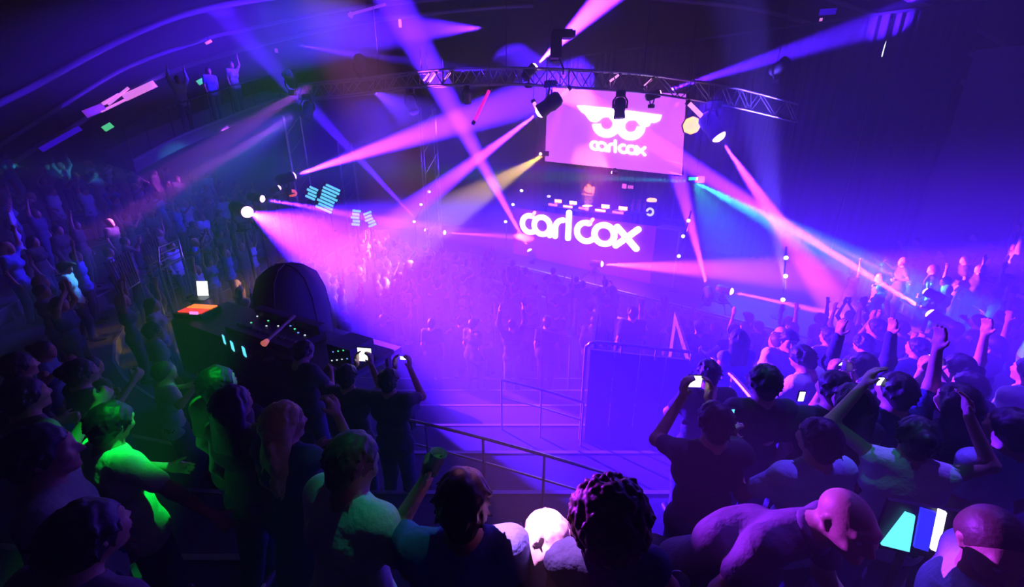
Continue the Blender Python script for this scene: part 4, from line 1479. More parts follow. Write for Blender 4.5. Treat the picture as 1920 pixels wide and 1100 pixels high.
# ------------------------------------------------------------------ stair well enclosure, rails
v0, v1 = P(1108, 642, 5.75), P(1302, 656, 5.45)
zt_ = (v0.z + v1.z) / 2
v0.z = v1.z = 0
vu = (v1 - v0).normalized()
vn = Vector((-vu.y, vu.x, 0))
vl = (v1 - v0).length
gz = 1.332
e = empty('stair_enclosure', v0 + Vector((0, 0, gz)), math.atan2(vu.y, vu.x), 'dark blue lit panelled enclosure around the stair well with a round-cornered rail', 'enclosure')
m_enc = mat('dark blue grey hoarding', (.12, .12, .15), .6, noise=.2, nscale=5)
H_ = zt_ - gz - .12
for i in range(4):
    MB().box((vl * (i + .5) / 4, 0, H_ / 2), (vl / 4 - .012, .04, H_)).build('panel', m_enc, e)
for i in range(3):
    MB().box((0.02, .3 + .55 * i, H_ / 2), (.04, .53, H_)).build('panel', m_enc, e)
    MB().box((vl - .02, .3 + .55 * i, H_ / 2), (.04, .53, H_)).build('panel', m_enc, e)
MB().tube(smooth_path([(-.06, -.02, .0), (-.06, -.02, H_ - .1), (-.03, -.02, H_ + .06), (.08, -.02, H_ + .12), (vl * .5, -.02, H_ + .12), (vl, -.02, H_ + .12)], 5), .022, 8).build('handrail', M['rail'], e)
for i in range(1, 4):
    MB().tube([(vl * i / 3 - .03, -.02, H_ - .05), (vl * i / 3 - .03, -.02, H_ + .12)], .014, 6).build('bracket', M['rail'], e)


def railing(pts, label, posts, r=.022, mid=1, group='steel hand rails'):
    """top rail through 3-D points, with posts to the step below"""
    p0 = Vector(pts[0])
    o = Vector((p0.x, p0.y, ground(p0.x, p0.y)))
    e = empty('hand_rail', o, 0, label, 'rail', group)
    path = smooth_path(pts, 5)
    MB().tube([p - o for p in path], r, 8).build('top_rail', M['rail'], e)
    for k in range(mid):
        MB().tube([p - o - Vector((0, 0, .3 * (k + 1))) for p in path], r * .7, 6).build('mid_rail', M['rail'], e)
    for i in range(posts):
        p = path[int(i * (len(path) - 1) / (posts - 1))]
        MB().tube([p - o, Vector((p.x, p.y, ground(p.x, p.y))) - o], r * .9, 6).build('post', M['rail'], e)
    return e
railing([P(1335, 672, 5.2), P(1375, 706, 4.9), P(1412, 748, 4.6)], 'bright blue lit sloping hand rail beside the stair well', 3, .03, 1)
railing([P(690, 772, 4.6), P(780, 790, 4.5), P(870, 812, 4.35), P(960, 836, 4.2), P(1060, 864, 4.05), P(1142, 888, 3.95)], 'long thin rail crossing the empty steps in front of the photographer', 5, .016, 1)
railing([P(940, 712, 6.2), P(1015, 730, 6.05), P(1094, 754, 5.9)], 'short violet lit rail on the empty steps, nearer one', 3, .016, 1)
railing([P(965, 606, 8.6), P(1015, 617, 8.5), P(1070, 631, 8.4)], 'short violet lit rail on the empty steps, farther one', 3, .016, 0)

# crowd barriers in front of the stage
bar0 = None
for i in range(9):
    u0 = -6.2 + i * 1.36
    pos = S(u0, -1.35, 0)
    if bar0 is None:
        bar0 = empty('crowd_barrier', pos, RZ)
        MB().beam((0, 0, .95), (1.3, 0, .95), .05).build('top_rail', M['rail'], bar0)
        MB().box((.65, 0, .5), (1.28, .03, .8)).build('panel', m_fascia, bar0)
        for x in (.02, 1.28):
            MB().beam((x, .03, 0), (x, .03, .95), .04).build('post', M['rail'], bar0)
            MB().beam((x, 0.03, .85), (x, .7, .02), .03).build('brace', M['rail'], bar0)
        MB().box((.65, .35, .015), (1.28, .75, .02)).build('foot_plate', M['rail'], bar0)
        bb = bar0
    else:
        bb = copy_tree(bar0)
        bb.location = pos
    tag(bb, 'grey crowd barrier, ' + ['the farthest of the row, at the left end of the stage', 'second from the left end of the stage', 'third from the left end of the stage', 'in front of the first letter', 'in front of the middle of the letters',
        'in front of the last letter', 'just right of the letters', 'second from the right end of the stage', 'the nearest of the row, at the right end of the stage'][i], 'barrier', 'crowd barriers along the stage')

# barred fence and blue rail frames in the left stand
def frame_px(corners, d, label, bars, vertical=True, m='rail', r=.02, name='barrier_fence', lean=None):
    c = [P(x, y, dd) for (x, y), dd in zip(corners, d)]
    base = (c[2] + c[3]) / 2
    e = empty(name, base, 0, label, 'fence')
    c = [p - base for p in c]
    MB().tube(c, r, 6, True).build('frame', M[m], e)
    for i in range(1, bars):
        t = i / bars
        if vertical:
            a_, b2 = c[0].lerp(c[1], t), c[3].lerp(c[2], t)
        else:
            a_, b2 = c[0].lerp(c[3], t), c[1].lerp(c[2], t)
        MB().tube([a_, b2], r * .6, 5).build('bar', M[m], e)
    for p in (c[2], c[3]):
        g_ = ground(p.x + base.x, p.y + base.y) - base.z
        if g_ < p.z - .02:
            MB().tube([p, Vector((p.x, p.y, g_))], r, 6).build('foot', M[m], e)
    return e
frame_px([(196, 492), (240, 470), (262, 528), (226, 552)], [8.6, 9.0, 9.0, 8.6], 'barred steel fence panel standing dimly in the left stand', 10)
frame_px([(262, 458), (292, 440), (306, 482), (280, 498)], [9.6, 9.9, 9.9, 9.6], 'smaller barred fence panel behind the first in the left stand', 7)
frame_px([(296, 464), (334, 450), (342, 482), (300, 506)], [9.4, 9.8, 9.6, 9.2], 'blue lit rail frame on the left stand beside the fences', 3, False, 'rail', .03)
# glowing slats standing in for unclear cyan-lit things by the left lamps
def louvre(px, py, d, w, h, n_, ang, label, rz):
    p = P(px, py, d)
    e = empty('slat_glow', p, rz, label, 'glow panel', 'pale cyan glowing slats as stand-ins')
    e.rotation_euler = (0, math.radians(ang), rz)
    for i in range(n_):
        o_ = MB().box((.03 * math.sin(i * 2.1), 0, h * (i + .5) / n_ - h / 2), (w * (1 - .12 * (i % 2)), .05, h / n_ * .62)).build('slat', M['cyanlit'], e)
    b = MB()
    for s_ in (-1, 1):
        b.beam((s_ * w * .53, .05, -h / 2), (s_ * w * .53, .05, h / 2), .05)
    b.build('frame', M['black'], e)
    pole = MB()
    inv = Matrix.Rotation(-math.radians(ang), 3, 'Y')
    g_ = ground(p.x, p.y) - p.z
    pole.tube([Vector((0, .06, 0)), inv @ Vector((0, .06, g_))], .03, 6)
    pole.build('pole', M['black'], e)
    return e
louvre(615, 372, 14.8, .55, .95, 8, 28, 'largest tilted pale cyan slatted stand-in by the left lamps', .2)
louvre(585, 362, 14.8, .32, .46, 4, 28, 'small pale cyan stand-in left of the largest one', .2)
louvre(667, 408, 15.5, .28, .62, 5, 8, 'narrow pale cyan stand-in right of the largest one', .2)
louvre(693, 411, 15.8, .30, .58, 5, -20, 'pale cyan stand-in leaning right, last of the row', .2)
e = empty('orange_lamp', P(547, 362, 14.3), 0, 'small orange red lamp between the two left beam lamps', 'lamp')
MB().lathe([(.001, -.12), (.12, -.1), (.17, 0), (.12, .1), (.001, .13)], None, 14).build('glass', mat('orange red lamp glass', (1, .3, .1), .4, emit=(1, .10, .04), es=1.2), e, True)
MB().lathe([(.09, -.2), (.1, -.1)], None, 10).build('base', M['black'], e)
MB().tube([(0, 0, -.2), (0, 0, ground(e.location.x, e.location.y) - e.location.z)], .03, 6).build('pole', M['black'], e)
# scaffolding towers on the left behind the lamps
for (x, y, d, h, lab) in ((560, 300, 16.5, 5.6, 'thin scaffold tower in blue haze behind the strongest beam lamp'), (655, 340, 18.5, 5.0, 'thin scaffold tower in blue haze behind the cyan panels'), (800, 215, 16.8, 6.6, 'dotted truss leg standing under the left half of the truss')):
    p = P(x, y, d)
    g_ = ground(p.x, p.y)
    e = empty('scaffold_tower', Vector((p.x, p.y, g_)), .4, lab, 'scaffold')
    s_ = .28
    for ix in (-s_, s_):
        for iy in (-s_, s_):
            MB().tube([(ix, iy, 0), (ix, iy, h)], .026, 6).build('pole', M['truss'], e)
    nb = 8
    for k in range(nb):
        z0, z1 = h * k / nb, h * (k + 1) / nb
        MB().tube([(-s_, -s_, z0), (s_, -s_, z1)], .015, 5).build('brace', M['truss'], e)
        MB().tube([(s_, -s_, z0), (s_, s_, z1)], .015, 5).build('brace', M['truss'], e)
        MB().tube([(-s_, s_, z0), (-s_, -s_, z1)], .015, 5).build('brace', M['truss'], e)
# balcony slab on the left with its rail
bpx = [(250, 305, 13.2), (330, 263, 14.2), (400, 234, 15.4), (480, 203, 17.0), (560, 176, 18.6)]
edge = smooth_path([P(x, y, d) for x, y, d in bpx], 4)
outw = Vector((-.75, .5, 0))
vs_, fs_ = [], []
for p in edge:
    vs_ += [p, p + outw * 3.0 + Vector((0, 0, .25)), p + outw * 3.0 + Vector((0, 0, -.1)), p + Vector((0, 0, -.3))]
for i in range(len(edge) - 1):
    for j in range(4):
        fs_.append((i * 4 + j, i * 4 + 4 + j, i * 4 + 4 + (j + 1) % 4, i * 4 + (j + 1) % 4))
fs_ += [(0, 1, 2, 3), tuple(len(vs_) - 4 + k for k in (3, 2, 1, 0))]
bal = mesh_obj('floor_balcony', vs_, fs_, M['panelwall'])
tag(bal, kind='structure')
o = edge[0]
e = empty('balcony_rail', o, 0, 'pink edged rail along the left balcony', 'rail')
MB().tube([p - o + Vector((0, 0, .05)) for p in edge], .05, 8).build('kerb', M['rail'], e)
for k in range(0, len(edge), 2):
    MB().tube([edge[k] - o, edge[k] - o + Vector((0, 0, 1.0))], .02, 6).build('post', M['black'], e)
MB().tube([p - o + Vector((0, 0, 1.0)) for p in edge], .022, 6).build('top_rail', M['black'], e)
# ------------------------------------------------------------------ the people one can tell apart
R9 = .012


def turn_to(p, q):
    return math.atan2(-(q[0] - p[0]), q[1] - p[1])
STC = S(-1.5, 0, 0)


def hero(px, py, label, meshes, shirt='black', hairc='dark', hh=1.63, rz=None, scale=1.0, pants='navy', near=1.0):
    p, t = stand_at(px, py, hh * scale, near)
    # move so that the head's centre, not the feet's, sits on the sight line
    r = turn_to(p, STC) if rz is None else rz
    o = person(meshes, p, r, label, None, shirt, hairc, scale, pants)
    TAKEN.append((p.x, p.y))
    return o

MID = {
    'man': figure({}, 'short', 'tee', 'm', R9), 'man_up': figure(dict(UPR), 'short', 'tee', 'm', R9), 'man_both': figure(dict(UPR, **UPL), 'short', 'long', 'm', R9),
    'phone': figure(dict(PHONE), 'short', 'tee', 'm', R9), 'woman': figure(dict(WALK), 'long', 'tank', 'f', R9), 'woman_up': figure(dict(UPR, **UPL), 'long', 'tank', 'f', R9),
    'dance': figure(dict(DANCE), 'short', 'tee', 'm', R9), 'dress': figure(dict(DANCE), 'bun', 'dress', 'f', R9), 'loose': figure(dict(WALK, loose=1), 'short', 'tee', 'm', R9),
    'look': figure(dict(head=(.01, .06, 1.60), face=(.1, .8, -.6), head_up=(0, .6, .8), elbowR=(.26, .12, 1.18), wristR=(.08, .32, 1.22), elbowL=(-.26, .12, 1.18), wristL=(-.06, .32, 1.20)), 'short', 'tee', 'm', R9),
}
h = hero
h(1435, 722, 'dark-haired man behind the sloping blue hand rail, green glint on his head', MID['man'], 'black')
h(1600, 762, 'person with dark hair and bare neck just right of the phone holder', MID['woman'], 'black')
h(1517, 676, 'man in a bright white t-shirt bent over his phone in the right crowd', MID['look'], 'white', rz=.5)
h(1478, 640, 'person in a pale shirt turned back towards the photographer, face lit warm', MID['man'], 'white', rz=2.9)
h(1556, 633, 'man in a grey t-shirt standing alone with his back turned', MID['man'], 'grey')
h(1646, 617, 'tall man in black standing before the pale lit panel', MID['man'], 'black', scale=1.05)
h(1628, 648, 'man in black stooping beside the tall man', MID['look'], 'black')
h(1690, 617, 'dark-haired man in a bright blue shirt by the curtain lamps', MID['loose'], 'blue')
h(1723, 655, 'person in a loose blue shirt right of the man in the bright blue shirt', MID['loose'], 'blue', scale=.97)
h(1800, 692, 'person with one pink lit arm raised high in the right crowd', MID['man_up'], 'black')
h(1620, 690, 'person with dark hair and both arms up, green glint on hair', MID['man_both'], 'black')
h(1684, 738, 'person with round dark hair and a green glint, arm raised on the right', MID['man_up'], 'navy')
h(1385, 640, 'person in a dim blue tank top near the top of the stair well', MID['woman'], 'blue')
h(1332, 705, 'person with dark hair beside the stair enclosure holding a phone up', MID['look'], 'black')
h(1186, 588, 'broad man in dark blue standing behind the stair enclosure', MID['man'], 'navy', scale=1.08, near=5)
h(1107, 575, 'man in a grey shirt standing behind the stair enclosure, back to the camera', MID['man'], 'grey', scale=1.08, near=5)
h(1560, 735, 'dark figure bending forward in the middle of the right crowd', MID['dance'], 'black')
h(1800, 760, 'dark figure with bare shoulders behind the woman with raised arms', MID['woman'], 'black')
h(1936, 700, 'person in a white shirt cut by the right edge, body lit violet', MID['loose'], 'white')
h(1900, 812, 'person in a pale blue shirt rimmed cyan, near the right edge', MID['man'], 'pale')
h(285, 622, 'person in a pale shirt beside the mixing desk, green light on the hem', MID['loose'], 'pale')
h(405, 726, 'dark figure with one arm faintly green in front of the mixing desk', MID['man'], 'dull')
h(432, 765, 'person in a dull top with a thin green rim along the arm', MID['woman'], 'dull')
h(66, 862, 'dark figure whose short sleeve catches a block of green light', MID['man'], 'grey', rz=-.9)
h(16, 745, 'dark figure far left with a faint green arm', MID['dance'], 'dull')
h(30, 690, 'dark figure at the left edge above the green sleeve', MID['man'], 'black')
h(130, 700, 'dark figure with bun in the left stand, above the green-lit man', MID['dress'], 'black')
h(560, 660, 'dark technician standing at the mixing desk by the covered rack', MID['look'], 'black', near=4.6)

# near figures, built one by one
GREEN = figure(dict(loose=1, head=(.0, .05, 1.62), face=(-.3, .9, -.25), chest=(.0, -.02, 1.30), neck=(.0, .0, 1.49), elbowR=(.34, .10, 1.22), wristR=(.46, .20, 1.00), elbowL=(-.30, .10, 1.16), wristL=(-.22, .30, 1.02), handR=(.5, .3, -.8)), 'short', 'tee', 'm', .011, True)
h(190, 803, 'man in a loose white t-shirt lit vivid green, arm stretched out', GREEN, 'white', rz=-.45)
PURPLE = figure(dict(head=(0, .08, 1.60), elbowR=(.34, .05, 1.20), wristR=(.30, .28, 1.02)), 'short', 'tee', 'm', .011, True)
h(118, 1050, 'near man with a dim purple shoulder at the lower left corner', PURPLE, 'plum', rz=-.2, hh=1.6)
BLOND = figure(dict(head=(.0, .03, 1.62), face=(.4, .8, -.1), elbowR=(.40, .10, 1.36), wristR=(.22, .20, 1.60), handR=(-.3, .1, 1), elbowL=(-.28, .12, 1.2), wristL=(-.1, .3, 1.2), curlR=.8), 'wavy', 'dress', 'f', .010, True)
h(528, 800, 'woman with long wavy fair hair and one forearm raised, purple rim on her head', BLOND, 'navy', 'blond', rz=-.25, hh=1.62)
WHITE = figure(dict(loose=1, head=(-.02, .10, 1.56), face=(.2, .8, -.5), neck=(0, .04, 1.46), chest=(0, .0, 1.28), elbowR=(.30, .05, 1.22), wristR=(.28, .26, 1.10)), 'short', 'tee', 'm', .011, True)
h(632, 900, 'person in a loose white shirt with a cyan-green lit shoulder, beside the fair-haired woman', WHITE, 'white', 'brown', rz=-.5, hh=1.58)
DARK = figure(dict(elbowL=(-.30, .22, 1.30), wristL=(-.17, .28, 1.50), handL=(.1, .1, 1), curlL=1.0, elbowR=(.30, .05, 1.2), wristR=(.26, .26, 1.1), head=(0, .02, 1.63)), 'short', 'tee', 'm', .010, True)
p_, t_ = stand_at(868, 968, 1.60)
dk = person(DARK, p_, 0.05, 'black silhouetted head with thick dark hair at the bottom centre, blue shirt', None, 'blue', 'dark', 1.0)
AFRO = figure(dict(head=(0, .02, 1.60), elbowR=(.27, .1, 1.2), wristR=(.2, .3, 1.15)), 'afro', 'tank', 'f', .010, True, .008)
h(1143, 972, 'woman with a big curly afro, black against violet rim light', AFRO, 'navy', 'brown', hh=1.63, rz=-.1)
PALE = figure(dict(face=(-.2, 1, -.1), elbowL=(-.28, .1, 1.2)), 'long', 'tee', 'f', .010, True, .008)
CLOTH_W = mat('white headscarf cotton', (.85, .8, .82), .7)
HAIRM['white'] = CLOTH_W
p_, t_ = stand_at(1026, 1034, 1.38)
pale = person(PALE, p_, .35, 'person with glaring white lit hair beside the curly afro', None, 'navy', 'white', .87)
# bald man leaning across, face towards the camera side
BALD = figure(dict(fwd=(.1, -1, 0), pelvis=(-.34, .30, .92), chest=(-.25, .20, 1.20), neck=(-.065, .06, 1.40), head=(.0, .0, 1.50), side=(-.93, -.30, -.05), hip_side=(-1, -.15, 0), face=(.14, -.98, -.08), head_up=(.05, -.05, 1),
                   elbowR=(-.42, -.02, 1.16), wristR=(-.56, -.14, .98), handR=(-.5, -.3, -.8), elbowL=(.10, .12, 1.08), wristL=(.14, -.12, 1.04), kneeR=(-.42, .20, .5), kneeL=(-.24, .18, .5), ankleR=(-.44, .32, .09), ankleL=(-.24, .30, .09), curlR=.9),
              'bald', 'tee', 'm', .009, True, .006)
p_, t_ = stand_at(1585, 985, 1.50)
bald = person(BALD, p_, 0, 'bald man in a plum polo shirt leaning sideways, face lit magenta', None, 'plum', 'dark', 1.0)
m_eye = mat('eye', (.6, .6, .6), .2, spec=.6)
def eyes(o, head, face, up):
    f_, u_ = nrm(A3(*face)), A3(*up)
    r_ = nrm(np.cross(f_, u_))
    u_ = nrm(np.cross(r_, f_))
    for s in (-1, 1):
        c = A3(*head) + r_ * s * .031 + f_ * .080 + u_ * .010
        MB().lathe([(.001, -.012), (.009, -.008), (.0125, 0), (.009, .008), (.001, .012)], aim(Vector(c), Vector(f_)), 10).build('eye', m_eye, o, True)
eyes(bald, (0, 0, 1.50), (.14, -.98, -.08), (.05, -.05, 1))
b = MB()
b.lathe([(.082, 0), (.084, .015), (.068, .04)], aim(Vector((-.068, .062, 1.385)), Vector((.45, -.4, .6))), 18)
b.build('collar', CLOTH['plum'], bald, True)
PROF = figure(dict(face=(-.92, -.30, -.15), head=(0, 0, 1.61)), 'crop', 'tee', 'm', .010, True, .007)
p_, t_ = stand_at(1862, 1035, 1.60)
pf = person(PROF, p_, .9, 'man with cropped hair in profile at the lower right corner, violet lit', None, 'pale', 'brown', 1.0)
eyes(pf, (0, 0, 1.61), (-.92, -.30, -.15), (0, 0.01, .12))
TANK = figure(dict(head=(0, .03, 1.60), elbowR=(.34, .08, 1.52), wristR=(.22, .16, 1.74), handR=(-.3, .2, 1), elbowL=(-.38, .05, 1.56), wristL=(-.26, .14, 1.80), handL=(.3, .2, 1)), 'bun', 'tank', 'f', .010, True)
h(1722, 822, 'woman in a white tank top with pinned-up black hair and raised arms', TANK, 'white', rz=-.5)

# things they hold or stand by
def phone(px, py, who, label, m='whitelit', hh=1.70, near=1.0, size=(.075, .15), shirt='black', rz=None):
    d = ray(px, py)
    p, t = stand_at(px, py, hh, near)
    r = turn_to(p, STC) * .5 if rz is None else rz
    back = Matrix.Rotation(r, 3, 'Z') @ Vector((.01, .37, 0))
    base = Vector((p.x, p.y, 0)) - back
    base.z = floor_z(base.x, base.y)
    if who:
        person(MID['phone'], base, r, who, None, shirt)
        TAKEN.append((base.x, base.y))
    c = EYE + d * t
    c.z = base.z + 1.69
    e = empty('phone', c, r, label, 'phone')
    MB().box((0, .006, 0), (size[0], .012, size[1])).build('case', M['black'], e)
    MB().box((0, -.002, 0), (size[0] * .88, .004, size[1] * .9)).build('screen', M[m], e)
    return e
phone(684, 664, 'person at the near end of the mixing desk holding up a white lit phone', 'brightest white square phone screen, over the near end of the mixing desk', size=(.17, .17), near=4)
phone(1304, 712, 'dark person at the stair enclosure corner holding up a white lit phone', 'white square phone screen beside the stair enclosure', size=(.09, .09))
LOW = figure(dict(elbowL=(-.30, .12, 1.20), wristL=(-.23, .36, 1.36), handL=(0, .2, 1), curlL=.8), 'short', 'tee', 'm', R9)
lp = P(1356, 826, 2.75)
lr = .15
lb_ = lp - Matrix.Rotation(lr, 3, 'Z') @ Vector((-.24, .42, 0))
lb_.z = floor_z(lb_.x, lb_.y)
person(LOW, lb_, lr, 'person in a pale blue top holding a cyan lit phone low', None, 'pale')
lp.z = lb_.z + 1.50
e = empty('phone', lp, lr, 'pale cyan phone screen, tallest one in the right crowd', 'phone')
MB().box((0, .006, 0), (.075, .012, .16)).build('case', M['black'], e)
MB().box((0, -.002, 0), (.066, .004, .145)).build('screen', M['cyanlit'], e)
phone(1503, 742, None, 'small white phone screen below the man in the bright white t-shirt', size=(.035, .07))
phone(1742, 672, 'dark person in the right stand holding a slim white lit phone', 'slim white phone screen high in the right crowd', size=(.04, .10))
phone(1651, 713, None, 'tiny white phone screen in the middle of the right crowd', size=(.04, .06))
phone(1574, 679, 'person in navy holding up a camera with a pink glint', 'small dark camera with a pink glowing end', size=(.05, .05), shirt='navy')
phone(759, 703, 'violet hazed person on the empty steps holding a tiny lit phone', 'tiny white phone in the violet haze right of the mixing desk', size=(.07, .04), near=4.5)

# cup in the hand of the black silhouetted person
e = empty('plastic_cup', P(816, 868, 1.73), .3, 'clear plastic cup rimmed pink and blue, held up above the dark head', 'cup')
m_cup = mat('clear cup plastic', (.7, .7, .9), .15, spec=.9)
m_cup.node_tree.nodes['Principled BSDF'].inputs['Transmission Weight'].default_value = .7
MB().lathe([(.024, -.05), (.034, .05), (.036, .052), (.033, .05), (.022, -.047)], Matrix.Rotation(.35, 4, 'Y'), 18).build('cup', m_cup, e, True)
# tall bar table with a sheet of paper and a cup
tp = P(1228, 1062, 2.0)
g_ = floor_z(tp.x, tp.y)
e = empty('bar_table', Vector((tp.x, tp.y, g_)), .2, 'small dark bar table at the bottom edge between the afro and the bald man', 'table')
hh_ = tp.z - g_
MB().lathe([(.001, hh_ - .03), (.19, hh_ - .03), (.2, hh_ - .015), (.19, hh_), (.001, hh_)], None, 24).build('table_top', M['black'], e, True)
MB().tube([(0, 0, .03), (0, 0, hh_ - .03)], .035, 10).build('pole', M['black'], e)
MB().lathe([(.2, 0), (.2, .02), (.04, .05)], None, 18).build('base', M['black'], e, True)
m_paper = mat('white paper', (.75, .75, .78), .8)
o = MB().box((0, 0, 0), (.17, .13, .003)).build('paper_sheet', m_paper)
o.location = tp + Vector((-.03, .03, .004))
o.rotation_euler = (0, 0, .15)
tag(o, 'pale violet lit sheet of paper on the small bar table', 'paper')
o = MB().lathe([(.033, 0), (.042, .10), (.044, .105), (.040, .10), (.031, .006)], None, 20).build('glass_cup', m_cup, None, True)
o.location = tp + Vector((.05, -.14, .002))
tag(o, 'empty glass with a pink shining rim at the bottom edge of the bar table', 'cup')
# bright lit card put in as glowing stripes, its stand added
bp2 = P(1718, 1000, 2.05)
g_ = floor_z(bp2.x, bp2.y)
e = empty('lit_card', Vector((bp2.x, bp2.y, g_)), -.25, 'bright lit card as glowing pale cyan and white stripes behind the bald man', 'sign')
m_bl = mat('deep blue lit stripe', (.1, .1, .9), .4, emit=(.03, .03, 1), es=1.0)
hb_ = bp2.z - g_
for dx, w_, sh, m_ in ((-.055, .12, 0, M['cyanlit']), (.045, .06, .04, m_bl), (.098, .032, .05, M['whitelit'])):
    b = MB()
    q_ = [(dx - w_ / 2, 0, hb_ - .11 + sh * .6), (dx + w_ / 2, 0, hb_ - .12 + sh * .6), (dx + w_ / 2 - .035, 0, hb_ + .10 + sh), (dx - (w_ / 2 if w_ < .1 else -.02) - .035, 0, hb_ + .11 + sh)]
    q_ += [(x, .012, z) for x, y, z in q_]
    b.add(q_, [(0, 1, 2, 3), (7, 6, 5, 4), (0, 4, 5, 1), (1, 5, 6, 2), (2, 6, 7, 3), (3, 7, 4, 0)])
    b.build('stripe', m_, e)
MB().box((.01, .03, hb_), (.30, .02, .30)).build('backing', M['black'], e)
MB().tube([(0, .03, 0), (0, .03, hb_ - .14)], .02, 6).build('pole', M['black'], e)
MB().lathe([(.16, 0), (.16, .02), (.03, .04)], Matrix.Translation((0, .03, 0)), 14).build('base', M['black'], e)

for i, (k, t_, w_) in enumerate(((2, 6, 'leftmost of the three, arms raised'), (0, 9, 'middle of the three, standing still'), (6, 11, 'rightmost of the three, arm up'))):
    b_ = edge[t_] + outw * .4
    person(PROTO[k], Vector((b_.x, b_.y, edge[t_].z + .033)), -2.2, 'dim blue lit person on the left balcony, ' + w_, None, ['pale', 'blue', 'grey'][i])

# ------------------------------------------------------------------ disc jockey and stage hands
for px, py, n_, z0, lab, sh_, pr in ((1106, 343, 2.45, STAGE_Z + RH, 'disc jockey behind the booth table, body lit orange', 'dull', MID['look']),):
    p = hit(px, py, S(0, n_, 0), N)
    dj = person(pr, Vector((p.x, p.y, z0)), RZ + PI, lab, None, 'pink', 'dark', 1.0)
for px, py, n_, lab in ((1040, 348, 4.2, 'dim figure standing behind the left end of the booth table'), (1072, 330, 4.6, 'dim figure with arm up behind the disc jockey'), ):
    p = hit(px, py, S(0, n_, 0), N)
    person(PROTO[1 if px > 1050 else 0], Vector((p.x, p.y, STAGE_Z)), RZ + PI, lab, None, 'navy')

# ------------------------------------------------------------------ the crowd itself, one object per person
def proj(p):
    d = p - EYE
    dep = d.y * math.cos(PITCH) - d.z * math.sin(PITCH)
    if dep < .5:
        return None
    up = d.z * math.cos(PITCH) + d.y * math.sin(PITCH)
    return 960 + F * d.x / dep, 550 - F * up / dep, dep
def near_beam(q):
    for k in range(12):
        if k == 3:
            continue
        a_, b_ = LIGHT_AT[k][0], LIGHT_AT[k][1]
        for i in range(26):
            p = a_.lerp(b_, i / 25)
            if p.z < q.z + 2.15 and math.hypot(p.x - q.x, p.y - q.y) < .45 + .02 * i:
                return True
        # keep the lamp itself in sight
        pa = proj(a_)
        ph = proj(q + Vector((0, 0, 1.8)))
        if ph and ph[2] < pa[2] and abs(ph[0] - pa[0]) < 24 and -30 < ph[1] - pa[1] < 60 and ph[1] < pa[1] + 14:
            return True
    return False
OBST = [(o.location.x, o.location.y) for o in col.objects if o.parent is None and o.name.split('.')[0] in ('slat_glow', 'scaffold_tower', 'barrier_fence', 'lamp_bar', 'orange_lamp', 'lamp_stand')]
cands = []
r_ = random.Random(11)
y = 8.7
while y < 21:
    x = BX0 + .3
    while x < BX1 - .3:
        q = Vector((x + r_.uniform(-.2, .2), y + r_.uniform(-.2, .2), 0))
        if out_of_floor(q.x, q.y) < -.25 and (q - S0).dot(N) < -2.7:
            cands.append((q, 'floor'))
        x += .66
    y += .66
for s in range(1, 15):
    pts = ring(s - .5, 20, 11.6, 24)
    for k in range(len(pts) - 1):
        a_, b2 = Vector(pts[k]), Vector(pts[k + 1])
        L = (b2 - a_).length
        for j in range(max(1, int(L / .78))):
            c = a_.lerp(b2, (j + .5) / max(1, int(L / .78)))
            q = Vector((c.x + r_.uniform(-.15, .15), c.y + r_.uniform(-.15, .15), 0))
            cands.append((q, 'left' if q.x < -3.4 else ('right' if q.x > 3.0 else 'mid')))
good = []
for q, zone in cands:
    if (q - S0).dot(N) > -2.3 and (q - S0).dot(U) < 6.5:
        continue
    if (q - S0).dot(N) > 5:
        continue
    if ((q.x - DC.x) / 19) ** 2 + ((q.y - DC.y) / 17) ** 2 > 1:
        continue
    if zone == 'mid' and not (q.y > 7.6):
        continue
    w_ = (q - f0)
    uu, vv = w_.dot(FU), w_.dot(FN)
    if -.9 < uu < FL + .9 and -1.1 < vv < 3.2:
        continue
    if (Vector((q.x, q.y, 0)) - v0).length < 1.9 and q.y > v0.y - .4:
        continue
    if any((Vector((q.x, q.y)) - Vector((l.x, l.y))).length < .8 for l in [LIGHT_AT[k][2] for k in range(12)]):
        continue
    q.z = floor_z(q.x, q.y)
    if near_beam(q):
        continue
    pr = proj(q + Vector((0, 0, 1.6)))
    if pr is None or not (-25 < pr[0] < 1945 and 60 < pr[1] < 1105) or pr[2] < 2.6:
        continue
    if zone == 'left' and pr[2] < 3.4:
        continue
    if zone == 'right' and pr[2] < 4.6:
        continue
    if zone == 'left' and r_.random() < .12:
        continue
    # the aisle of empty steps in the middle
    if 640 < pr[0] < 1300 and pr[1] > 640:
        continue
    if any(math.hypot(q.x - ox, q.y - oy) < .68 for ox, oy in OBST) or not free((q.x, q.y), .6):
        continue
    TAKEN.append((q.x, q.y))
    good.append((pr[2], q, zone, pr))
good.sort(key=lambda t: t[0])
print('crowd candidates', len(good), 'named', n_person[0])
TOPS = {'floor': ['black', 'black', 'navy', 'grey', 'dull', 'white', 'blue', 'black'], 'left': ['black', 'black', 'navy', 'dull', 'grey', 'blue', 'black', 'pale'], 'right': ['black', 'black', 'black', 'navy', 'dull', 'blue', 'black', 'grey'], 'mid': ['black', 'navy']}
WORDS = {'black': 'black', 'navy': 'navy', 'grey': 'grey', 'dull': 'olive', 'white': 'white', 'blue': 'blue', 'pale': 'pale'}
POSEW = ['standing', 'one arm raised', 'both arms raised', 'hands before face', 'dancing', 'striding', 'left arm raised', 'clapping overhead', 'dancing in dress', 'wearing cap', 'arms up', 'in jacket']
ZW = {'floor': 'on the dance floor in front of the stage', 'left': 'in the dark stand on the left', 'right': 'in the stand on the right', 'mid': 'at the foot of the empty steps'}
ROWW = ['nearest the camera', 'in the near half', 'in the far half', 'farthest back']
LIMIT = 300 - n_person[0] - 1
rest = []
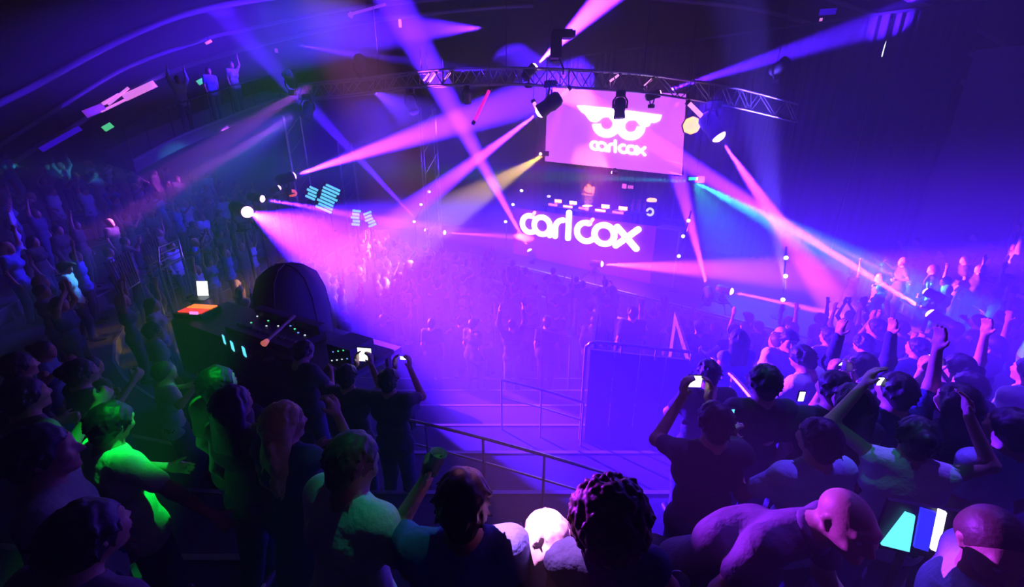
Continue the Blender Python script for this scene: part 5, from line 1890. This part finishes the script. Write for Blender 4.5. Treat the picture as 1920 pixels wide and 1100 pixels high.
for i, (dep, q, zone, pr) in enumerate(good):
    k = r_.choice([0, 0, 1, 2, 3, 4, 5, 6, 7, 8, 9, 10, 11, 4, 1])
    rz = turn_to(q, STC) + r_.uniform(-.5, .5)
    sc = r_.uniform(.93, 1.04)
    if i >= LIMIT:
        rest.append((k, q, rz, sc))
        continue
    shirt = r_.choice(TOPS[zone])
    third = 'near' if dep < 7 else ('middle' if dep < 11 else 'far')
    hc_, pc_ = r_.choice(['dark', 'dark', 'brown', 'dark', 'blond']), r_.choice(['navy', 'black', 'navy', 'dull'])
    side_w = {'floor': 'left' if pr[0] < 800 else ('centre' if pr[0] < 1150 else 'right'), 'left': 'lower' if dep < 7 else 'upper', 'right': 'lower' if dep < 8 else 'upper', 'mid': 'middle'}[zone]
    lab = ('tall ' if sc > .985 else '') + '%s-haired person, %s top, %s trousers, %s, %s %s' % (hc_, WORDS[shirt], WORDS[pc_], POSEW[k], third, {'floor': side_w + ' floor crowd', 'left': side_w + ' left stand', 'right': side_w + ' right stand', 'mid': 'step foot'}[zone])
    person(PROTO[k], q, rz, lab, 'crowd ' + ZW[zone], shirt, hc_, sc, pc_)
if rest:
    ve, fa, off = [], [], 0
    stuff_me = bpy.data.meshes.new('crowd')
    cache = {}
    for k, q, rz, sc in rest:
        if k not in cache:
            vv_, ff_ = [], []
            o_ = 0
            for nm in ('shirt', 'trousers', 'body', 'hair'):
                me = PROTO[k].get(nm)
                if me is None:
                    continue
                a_ = np.empty(len(me.vertices) * 3, dtype=np.float32)
                me.vertices.foreach_get('co', a_)
                l_ = np.empty(len(me.loops), dtype=np.int32)
                me.loops.foreach_get('vertex_index', l_)
                vv_.append(a_.reshape(-1, 3))
                ff_.append(l_ + o_)
                o_ += len(me.vertices)
            cache[k] = (np.concatenate(vv_), np.concatenate(ff_))
        v_, f_ = cache[k]
        c, s_ = math.cos(rz), math.sin(rz)
        R = np.array([[c, -s_, 0], [s_, c, 0], [0, 0, 1]]) * sc
        ve.append(v_ @ R.T + np.array(q))
        fa.append(f_ + off)
        off += len(v_)
    ve, fa = np.concatenate(ve), np.concatenate(fa)
    stuff_me.vertices.add(len(ve))
    stuff_me.vertices.foreach_set('co', ve.astype(np.float32).ravel())
    stuff_me.loops.add(len(fa))
    stuff_me.loops.foreach_set('vertex_index', fa.astype(np.int32))
    stuff_me.polygons.add(len(fa) // 4)
    stuff_me.polygons.foreach_set('loop_start', np.arange(0, len(fa), 4, dtype=np.int32))
    stuff_me.update()
    stuff_me.materials.append(M_SHIRT)
    o = bpy.data.objects.new('crowd', stuff_me)
    col.objects.link(o)
    tag(o, 'farthest dancers of the packed crowd close to the stage', 'crowd', None, 'stuff')
    print('rest', len(rest), len(fa) // 4 * 2)
print('tris per proto', [sum(len(m.polygons) * 2 for m in p.values()) for p in PROTO])
